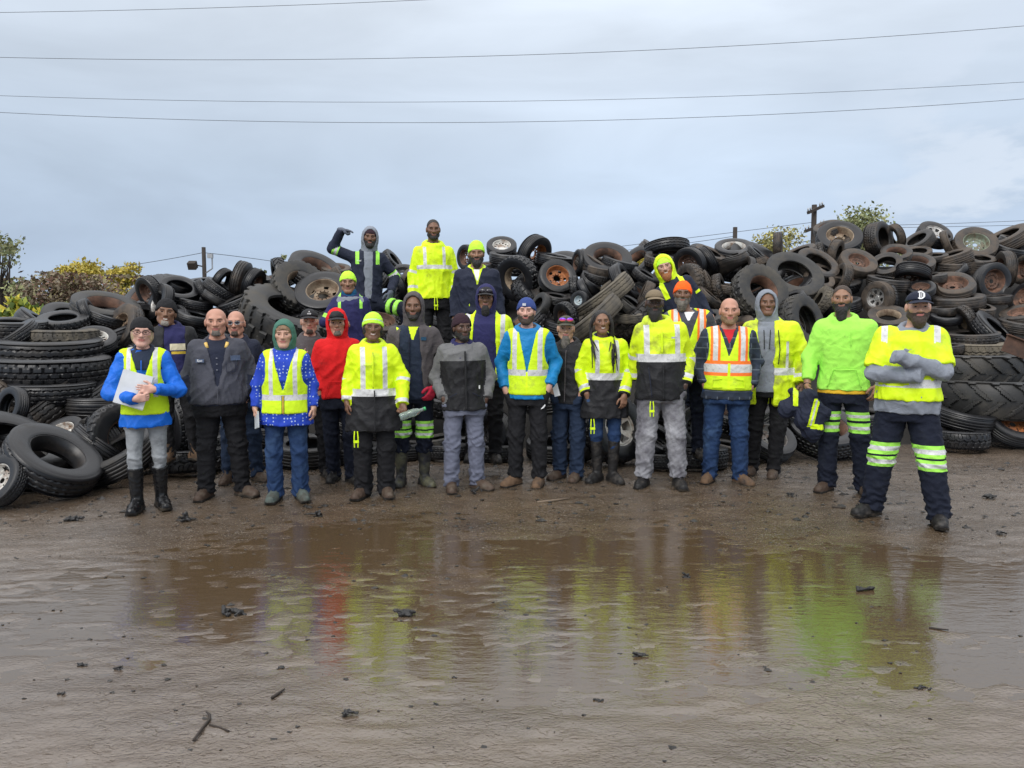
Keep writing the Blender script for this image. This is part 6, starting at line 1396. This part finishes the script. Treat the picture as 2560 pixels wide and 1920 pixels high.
    # 19 lime hoodie, bun
    p = Person(2104, 715, vfeet=1238, skin='tan', lip='m', g=1.08, sh=1.06, hs=1.0, hx=-.04, yaw=-.10, roll=-.03, rz=-.10, seed=29, label='long bearded man with tied back hair in a lime green hoodie', L=dict(el=(-.275, .01, 1.18), wr=(-.29, -.09, .95), d=(.15, -.35, -.9), n=(.9, -.2, .2), t=(-.2, -.9, .4), hand='grip'), R=dict(el=(.275, .04, 1.19), wr=(.275, -.05, .96), d=(-.25, -.25, -.9), n=(-.6, .7, 0), t=(-.7, -.6, 0), hand='relaxed'), feet=((-.10, 0, .5), (.21, -.03, .1)))
    p.hair(HAIR['brown'], 'back'); p.beard(HAIR['black'], 'full', long=.055); p.top('tee', [YTS], hem=.488, off=.012, arms=False, cowl=0, fold=0); p.top('hoodie', [LIME], hem=.505, off=.028, sr=(.094, .080, .064), slen=.93, cowl=.034, cowlr=.088, fold=.010)
    p.trousers([NVP, LIME, SIL], r=(.100, .084, .080), bands=[(.362, .402, 1), (.375, .389, 2), (.302, .350, 1), (.318, .334, 2)]); p.boots(LBR, .17)
    p.ribbon([(-.14, .52), (-.095, .605), (.095, .605), (.14, .52)], .0045, LIME, .036, 'pouch_pocket', .003); p.ribbon([(.035, .79), (.04, .715)], .004, LIME, .036, 'drawstring', .010)
    w, e = p.arms[1]['wr'], p.arms[1]['el']; dd = nrm(w-e); q = MB(); q.tube([w-dd*.014, w+dd*.012], .034, 14); q.box(tuple(w+np.array([.022, -.024, 0])), (.026, .022, .036)); q.build('watch', [WCH], p.o, True)
    w, e = p.arms[-1]['wr'], p.arms[-1]['el']; dd = nrm(w-e); q = MB(); q.tube([w-dd*.006, w+dd*.006], .033, 14); q.build('wristband', [BLK], p.o, True)
    # the jacket bundled in his hand
    w = p.arms[-1]['wr']; c = np.array([w[0]+.01, w[1]-.10, w[2]-.09])
    pr = [RC(c+[0, 0, .01], c+[-.17, .0, -.13], .05, .085), RC(c+[0, 0, .0], c+[.05, .0, -.30], .05, .10), RC(c, c+[.13, .02, -.16], .045, .075), RC(c+[.02, -.03, .0], c+[-.02, -.03, -.22], .06, .09), RC(c+[.03, 0, -.2], c+[.06, 0, -.40], .08, .035), RC(c+[-.05, 0, -.05], c+[-.12, .02, .03], .05, .04)]
    F = Field(pr, .006)
    for x in pr: F.add(x, .03)
    V, Fc = F.surface(1); V = V+vnormals(V, Fc)*(folds(V, 6, .13)*.016)[:, None]; ce = V[Fc].mean(1)-c; fr = ce[:, 1] < -.02
    x, z = ce[:, 0], ce[:, 2]; st1 = np.abs(x-.055-.22*(z+.14)) < .026; mi = np.zeros(len(Fc), int); mi[fr & st1 & (z < -.02) & (z > -.27)] = 1; mi[fr & (np.abs(z+.255+.15*x) < .022) & (x > .03)] = 1; mi[fr & (np.abs(x-.055-.22*(z+.14)) < .007) & (z < -.03) & (z > -.26)] = 2; mi[(np.abs(x+.10) < .022) & (z > -.09)] = 1
    j = link('bundled_jacket', npmesh('bundled_jacket', V, Fc, True, mi), None, [NVY, HV, SIL]); j.location = p.loc; j.rotation_euler = (0, 0, p.rz); tag(j, 'crumpled navy jacket with yellow tape hanging from the hand of the lime hoodie man', 'jacket')
    # 20 crossed arms
    p = Person(2268, 727, vfeet=1305, hat=.012, skin='fair', g=1.09, sh=1.0, belly=.05, hs=.99, hw=1.06, hx=.045, seed=30, rz=-.12, yaw=.15, label='heavy bearded man with folded arms in navy baseball cap and yellow shirt', L=dict(el=(-.245, -.13, 1.165), wr=(.09, -.255, 1.155), hand=None), R=dict(el=(.235, -.13, 1.19), wr=(-.12, -.315, 1.315), hand=None), feet=((-.22, .0, .75), (.24, -.12, .1)))
    c = p.cap(NVB if False else NVY); p.hair(HAIR['brown'], 'buzz'); p.beard(HAIR['brown'], 'full', long=.012)
    p.top('hoodie', [GRY], hem=.478, off=.022, sr=(.096, .082, .062), cowl=.030, cowlr=.088, fold=.015)
    p.top('safety_shirt', [HV, HV, SIL], hem=.535, off=.040, sr=(.116, .108, .104), slen=.44, rules=[('belt', .592, .628, 2), ('vert', .160, .205, .745, .9, 2)], cowl=.012, cowlr=.078, fold=.014, wl=.14, flare=.1)
    p.trousers([NVP, LIME, SIL], r=(.122, .102, .088), bands=[(.292, .345, 1), (.308, .328, 2), (.236, .283, 1), (.25, .269, 2)]); p.boots(BLE, .17, .058, wide=1.1)
    # letter D, old style, on the cap front
    q = MB(); o_ = [(-.012, .024), (.004, .024), (.018, .012), (.018, -.012), (.004, -.024), (-.012, -.024)]
    def bar(a, b, w): a = np.array((a[0], 0, a[1])); b = np.array((b[0], 0, b[1])); d = nrm(b-a); n_ = np.array((-d[2], 0, d[0]))*w; y = np.array((0, .004, 0)); q.add([a-n_, b-n_, b+n_, a+n_, a-n_+y, b-n_+y, b+n_+y, a+n_+y], [(0, 1, 2, 3), (4, 7, 6, 5), (0, 4, 5, 1), (2, 6, 7, 3)])
    for i in range(5): bar(o_[i], o_[i+1], .0042 if i not in (2,) else .0055)
    bar((-.008, .022), (-.008, -.022), .0035); bar((.004, .016), (.004, -.016), .0018); bar((-.012, -.024), (-.018, -.019), .003); bar((-.012, .024), (-.018, .018), .003)
    lg = q.build('cap_emblem', [WHT], c); R = Matrix(p.HT[0].tolist()); lg.matrix_basis = Matrix.Translation(Vector(p.HT[1])+R @ (Vector((-.004, -.112, .094))*p.hs)) @ (R @ Matrix.Rotation(-.30, 3, 'X')).to_4x4() @ Matrix.Scale(1.15, 4)
    # 21 raised arm
    p = Person(918, 588, Y=9.4, zf=.93, hat=.02, H=1.77, skin='brown', lip='m', g=1.0, hx=.03, roll=.06, smile=1, eyes='squint', seed=31, label='man in navy jacket on the ridge flexing one raised arm', L=dict(el=(-.42, .02, 1.54), wr=(-.31, -.06, 1.76), d=(.9, -.3, -.12), n=(.1, -.2, -1), t=(0, -1, .2), hand='point', glove=BGV), R=dict(el=(.34, .06, 1.22), wr=(.28, -.14, 1.02), d=(-.2, -.2, -.9), n=(-.6, .7, 0), t=(-.6, -.7, 0), hand='relaxed', glove=BGV), legs={1: ((.45, -.24, .80), (.52, -.04, .42))})
    p.hood(GRY, 1.0, .004); p.beanie(MAR); p.beard(HAIR['black'], 'full'); p.top('hoodie', [GRY], hem=.52, off=.014, arms=False, cowl=.02, fold=.004)
    p.top('work_jacket', [NVY, LIME, SIL], hem=.50, off=.028, opened=(.05, .035, .01), sr=(.086, .076, .062), rules=[('band', .36, .50, 1), ('band', .39, .45, 2), ('vert', .10, .145, .755, .87, 1)], cowl=.024, cowlr=.095); p.trousers([NVP, LIME, SIL], bands=[], r=(.10, .086, .078)); p.boots(BLE, .16)
    hip, kn = p.leg[1][0], p.leg[1][1]; d = nrm(kn-hip); lf = []
    for m_, f0, f1, rr_ in ((LIME, .48, .62, .099), (SIL, .53, .57, .101), (LIME, .70, .84, .093), (SIL, .75, .79, .095)):
        a, b = hip+(kn-hip)*f0, hip+(kn-hip)*f1; F = Field([RC(a, b, rr_+.02)], .012); F.add(RC(a-d*.1, b+d*.1, rr_+.004, clip=[(d, d@b), (-d, -(d@a))]), 0); p.cloth('trouser_band', F, [m_], (), .002)
    p.textpatch('Fred', -.10, .775, .030, WHT)
    # 22 lime beanie, low on the heap
    p = Person(883, 677, Y=8.6, zf=.47, hat=.02, skin='tan', lip='m', g=1.05, hx=-.02, seed=32, smile=1, eyes='squint', label='man in lime beanie and blue neck scarf below the man with the raised arm', L=dict(el=(-.31, -.06, 1.20), wr=(-.13, -.24, 1.235), d=(.9, -.3, -.25), n=(0, .2, -1), t=(.2, -.8, .2), hand='relaxed'), R='down')
    p.beanie(LIMEB); F = Field([RC(p.nb, p.nb+[0, 0, .12], .1)], .009)
    for z_, r_ in ((.02, .092), (.055, .086), (.085, .080)): F.add(EL(p.nb+[0, -.005, z_], (r_, r_, .032)), .02)
    p.cloth('scarf', F, [cloth('blue_scarf', (.01, .09, .20))], (), .004); p.top('work_jacket', [NVB, LIME, SIL], hem=.48, off=.026, rules=[('band', .34, .44, 1), ('vert', .11, .145, .76, .87, 1)], cowl=.034, cowlr=.092); p.top('hood_collar', [GRY], hem=.76, off=.020, arms=False, cowl=.030, cowlr=.105, cz=-.012, fold=.003); p.trousers([NVP]); p.boots(BLE, .16)
    # 23 tall hi-vis on the ridge
    p = Person(1091, 550, Y=8.9, zf=.92, skin='brown', lip='m', g=1.02, sh=.98, hs=.96, pitch=.10, rz=.10, eyes='closed', seed=33, label='bareheaded man standing highest on the heap in an all yellow rain jacket', L=dict(el=(-.235, .03, 1.19), wr=(-.245, -.04, .955), d=(0, -.1, -1), n=(1, .2, 0), t=(0, -1, 0), hand='relaxed', glove=NGV), R=dict(el=(.235, .03, 1.19), wr=(.245, -.04, .955), d=(0, -.1, -1), n=(-1, .2, 0), t=(0, -1, 0), hand='relaxed', glove=NGV))
    p.hair(HAIR['black'], 'buzz'); p.beard(HAIR['black'], 'short'); p.top('rain_jacket', HVJ, hem=.505, off=.030, sr=(.080, .074, .066), rules=hv_rules((.690, .715), 0, .090, .125, .83, (.42, .48), (.80, .86), black=False), cowl=.042, cowlr=.088, fold=.015, wl=.14); drawcord(p, .0, .49*p.H); p.trousers([BPN]); p.boots(BLE, .16)
    # 24 navy jacket, lime beanie
    p = Person(1198, 602, Y=8.5, zf=.68, hat=.025, skin='tan', lip='m', g=1.15, sh=1.08, hs=1.0, eyes='closed', pitch=.06, seed=34, label='broad man with closed eyes in lime beanie and navy jacket with yellow collar', L='down', R='down', ax=.0)
    p.beanie(LIMEB, tall=.012); p.beard(HAIR['black'], 'full', long=.01); p.top('tee', [WHT], hem=.76, off=.004, arms=False, cowl=.01, cowlr=.060, fold=0); p.top('inner_jacket', [HV], hem=.6, off=.016, arms=False, cowl=.026, cowlr=.082, vneck=(.035, .76)); p.top('work_jacket', [NVY], hem=.49, off=.032, sr=(.090, .08, .07), cowl=.022, cowlr=.105, vneck=(.055, .74), fold=.014); p.trousers([BPN]); p.boots(BLE, .16)
    # 25 leaning man
    a = -.42; dn = np.array([math.sin(a), 0, -math.cos(a)])
    p = Person(1812, 640, Y=8.6, zf=.66, H=1.79, hat=0, tilt=a, skin='fair', seed=35, roll=.16, yaw=-.05, smile=2, eyes='squint', hs=1.04, label='grinning ginger-bearded man leaning sideways in a yellow hood', L='jpocket', R='down', legs={-1: ((-.26, -.02, .54), (-.42, .02, .16)), 1: ((-.10, -.02, .54), (-.26, .02, .16))})
    p.beanie(LIMEB); p.hood(HV, 1.05, .005, opening=1.08); p.beard(HAIR['ginger'], 'full', long=.01); p.top('work_jacket', [NVY, HV], hem=.48, off=.028, rules=[('band', .30, .36, 1), ('vert', .085, .14, .74, .9, 1)], cowl=.026, cowlr=.092); p.trousers([NVP]); p.boots(BLE, .16)
cast()
# ---------------------------------------------------------------- scraps lying on the mud
SCR = mat('scrap_rubber', (.013, .012, .012), .5, .6, 40, .3, 10); TWG = mat('twig', (.030, .022, .017), .8, .4, 30); TWL = mat('twig_pale', (.16, .12, .085), .85)
def scrap(u, v, wpx, label, seed):
    g = ground_at(u, v, .006); rs = np.random.RandomState(seed); w = wpx/FPX*g.y
    pr = [RC(rs.randn(3)*np.array([.30, .18, .05])*w+[0, 0, .08*w], rs.randn(3)*np.array([.30, .18, .10])*w+[0, 0, .14*w], w*.07, w*.10) for _ in range(7)]; F = Field(pr, w/26)
    for x in pr: F.add(x, w*.05)
    V, Fc = F.surface(1); V = V+vnormals(V, Fc)*(folds(V, seed, w*.3)*w*.05)[:, None]; V[:, 2] -= V[:, 2].min()
    o = link('rubber_scrap', npmesh('rubber_scrap', V, Fc), None, [SCR]); o.location = (g.x, g.y, gheight(np.array([g.x]), np.array([g.y]))[0]-.004); tag(o, label, 'scrap', 'torn rubber scraps on the mud')
for a in ((584, 1531, 62, 'flat torn black rubber scrap in the puddle below the woman in the green hood'), (1016, 1537, 48, 'crumpled black rubber scrap in the puddle beneath the lime beanie woman'), (876, 1788, 40, 'pointed black rubber scrap close to the camera, right of the forked twig'), (1718, 1440, 30, 'small black scrap in the puddle below the bald man'), (2158, 1472, 40, 'curled stringy black scrap on the mud in front of the folded arms man'), (1594, 1638, 32, 'grey black lump at the lower edge of the puddle reflections'), (200, 1662, 26, 'small round clod at the left, nearest the frame edge'), (296, 1674, 18, 'small clod just right of the round left clod'), (700, 1667, 22, 'small dark clod below the flat torn scrap'), (155, 1735, 20, 'tiny dark clod low on the left'), (180, 1306, 40, 'dark rubber flake in front of the leaning truck tyre'), (470, 1302, 42, 'flat dark flake in front of the broad bald man'), (800, 1290, 34, 'dark flake in front of the red hoodie man'), (1190, 1240, 30, 'folded black scrap between the slate trousers and the hiking boots'), (1980, 1247, 24, 'dark flake between the two men at the right end'), (2155, 1270, 28, 'dark chip just left of the folded arms man'), (2475, 1250, 30, 'dark flake at the far right of the yard'), (2500, 1338, 26, 'dark chip at the right, nearest the frame edge'), (1135, 1690, 18, 'tiny dark clod right of centre front'), (1090, 1758, 18, 'tiny dark clod in the centre front'), (1495, 1748, 22, 'dark chip in the pocked mud below the grey lump'), (2305, 1718, 28, 'dark clod low on the right')):
    scrap(*a, seed=int(a[0]))
def twig(pts, r, m, label, fork=None):
    q = MB(); P = [ground_at(u, v, .012) for u, v in pts]; P = [Vector((p.x, p.y, gheight(np.array([p.x]), np.array([p.y]))[0]+.007)) for p in P]; q.tube(P, [r]*(len(P)-1)+[r*.5], 6)
    if fork: G = [ground_at(u, v, .014) for u, v in fork]; q.tube(G, r*.7, 5)
    o = q.build('twig', m, None, True); tag(o, label, 'twig', 'twigs lying on the mud')
twig([(484, 1853), (505, 1825), (524, 1800), (524, 1790), (515, 1784)], .0055, TWG, 'bent forked dark twig lying close to the camera', [(524, 1812), (548, 1818), (572, 1828)])
twig([(679, 1745), (695, 1735), (712, 1723)], .006, TWG, 'short straight twig in the wet mud below the puddle')
twig([(1343, 1259), (1385, 1255), (1425, 1250)], .010, TWL, 'pale straight stick in front of the hiking boots')
twig([(2323, 1565), (2372, 1572)], .006, TWG, 'thin dark straight stick in front of the folded arms man')
twig([(2080, 1269), (2114, 1272)], .010, TWG, 'short dark stick beside the lime hoodie man')
def chips():
    """uncountable small crumbs of rubber and mud along the foot of the heap"""
    rs = np.random.RandomState(9); q = MB()
    for i in range(1500):
        if i < 950: x = rs.uniform(-6, 6.5); y = rs.uniform(5.7, 8.3)
        else: x = rs.uniform(-4, 4); y = rs.uniform(2.4, 6.5)
        s = rs.uniform(.006, .03)*(1 if i < 950 else .55)*(1 if rs.rand() < .9 else 1.8); z = gheight(np.array([x]), np.array([y]))[0]
        a = rs.rand()*6.28; n = 6; V = [[x+math.cos(a+j)*s*rs.uniform(.5, 1.2), y+math.sin(a+j)*s*rs.uniform(.4, .9), z+rs.uniform(-.002, .006)] for j in range(n)]+[[x, y, z+s*.45], [x, y, z-.01]]
        q.add(V, (), [(j, (j+1) % n, n) for j in range(n)]+[((j+1) % n, j, n+1) for j in range(n)])
    o = q.build('rubble', [mat('crumb_dark', (.016, .014, .012), .45, 0, 10, .5, 8)]); tag(o, 'small dark crumbs of rubber and mud scattered over the yard', 'rubble', kind='stuff')
chips()
g = at(2552, 872, 9.2); q = MB(); q.box((0, 0, 0), (.42, .02, .20), Matrix.Rotation(.35, 3, 'Y')); q.box((.02, -.02, .10), (.42, .05, .015), Matrix.Rotation(.35, 3, 'Y'))
o = q.build('steel_plate', [RIMM['rust']]); o.location = g; tag(o, 'rusty folded steel plate wedged between tyres at the right frame edge', 'plate')
# ---------------------------------------------------------------- a label for every tyre: what it is, how it lies, what it lies by
PEOPLE = [('the woman with the white folder', 363, 900), ('the laughing beanie man', 440, 850), ('the broad bald man', 555, 900), ('the green hood woman', 712, 930), ('the black cap man', 780, 800), ('the red hoodie man', 850, 900), ('the lime beanie woman', 934, 950), ('the tall grey hood man', 1032, 880), ('the dark knit cap man', 1163, 950), ('the goggles man', 1208, 780), ('the azure jacket man', 1317, 900), ('the camo cap man', 1412, 900), ('the braided woman', 1513, 950), ('the khaki cap man', 1655, 880), ('the orange beanie man', 1710, 770), ('the smiling bald man', 1813, 900), ('the open coat man', 1922, 880), ('the lime hoodie man', 2104, 880), ('the folded arms man', 2268, 900), ('the raised arm man', 918, 660), ('the scarf man', 883, 740), ('the highest man', 1091, 650), ('the navy jacket man', 1198, 700), ('the leaning man', 1670, 690)]
MARK = [('the loader tyre', 723, 800), ('the tractor tyre on the ridge', 700, 690), ('the orange hub wheel', 1340, 640), ('the bright rust wheel', 1393, 695), ('the small pale blue wheel', 1449, 751), ('the green rim wheel', 2437, 613), ('the alloy wheel', 2195, 745), ('the stacked tractor tyres', 2430, 950), ('the white five spoke wheel', 1535, 1103), ('the white truck hub', 240, 850), ('the leaning truck tyre', 130, 1160), ('the muddy long tyre', 1510, 742), ('the plain pole', 1838, 600), ('the crossarm pole', 2036, 560), ('the floodlight pole', 509, 660), ('the dented rust wheel', 2380, 718)]
def where(du, dv):
    if abs(du) < 34 and abs(dv) < 34: return 'touching'
    if abs(dv) > 1.7*abs(du): return 'above' if dv < 0 else 'below'
    sd = 'right' if du > 0 else 'left'
    if abs(du) > 1.7*abs(dv): return sd+' of'
    return ('upper ' if dv < 0 else 'lower ')+sd+' of'
def label_tyres():
    used = {}
    for t in sorted(TYRES, key=lambda t: (t['fill'], -t['major'])):
        kd = t['kind']; fl = abs(t['nz'])
        col = {'b': 'black', 'g': 'grey', 'm': 'muddy', 'n': 'brown'}[t['rub']]
        k = {'truck': 'ribbed truck tyre', 'truckh': 'block tread truck tyre', 'lug': 'lugged tyre', 'lugdent': 'bent lugged tyre', 'slick': 'bald tyre', 'carbent': 'twisted tyre', 'cardent': 'dented tyre', 'tractor': 'huge tractor tyre', 'loader': 'huge loader tyre', 'small': 'tiny trolley wheel', 'wide': 'wide tyre', 'carb': 'block tread tyre', 'car': 'ribbed car tyre'}[kd]
        rim = '' if not t['rim'] else {'rust': 'rusty', 'tan': 'tan', 'orange': 'orange', 'white': 'white', 'black': 'black', 'steel': 'steel', 'alloy': 'alloy', 'green': 'greenish', 'pale': 'pale blue'}[t['rim'].split('/')[0]]
        lie = 'flat' if fl > .86 else ('on edge' if fl < .35 else 'tilted')
        base = f"{col} {k}"+(f" with {rim} rim" if rim else '')+f" {lie}"
        if t['fill']: base = f"half buried {col} {k.replace(' tyre', '')} tyre"
        cand = sorted(((math.hypot(t['u']-x, (t['v']-y)), n, t['u']-x, t['v']-y) for n, x, y in PEOPLE+MARK), key=lambda c: c[0])
        cand = [c for c in cand if c[0] > 12] or cand
        opts = [f"{base}, {where(c[2], c[3])} {c[1]}" for c in cand[:3]]+[f"{base}, {where(a[2], a[3])} {a[1]}, {where(b[2], b[3])} {b[1]}" for a in cand[:2] for b in cand[1:4] if a is not b]
        opts = [o for o in opts if len(o.replace(',', ' ').split()) <= 16]
        lb = next((o for o in opts if o not in used), opts[0]); used[lb] = used.get(lb, 0)+1
        o = t['o']; o['label'] = lb; o['category'] = 'wheel' if t['rim'] else 'tyre'; o['group'] = 'tyres heaped in the dump'
    return sum(v-1 for v in used.values())
print('tyres', len(TYRES), 'shared labels', label_tyres())
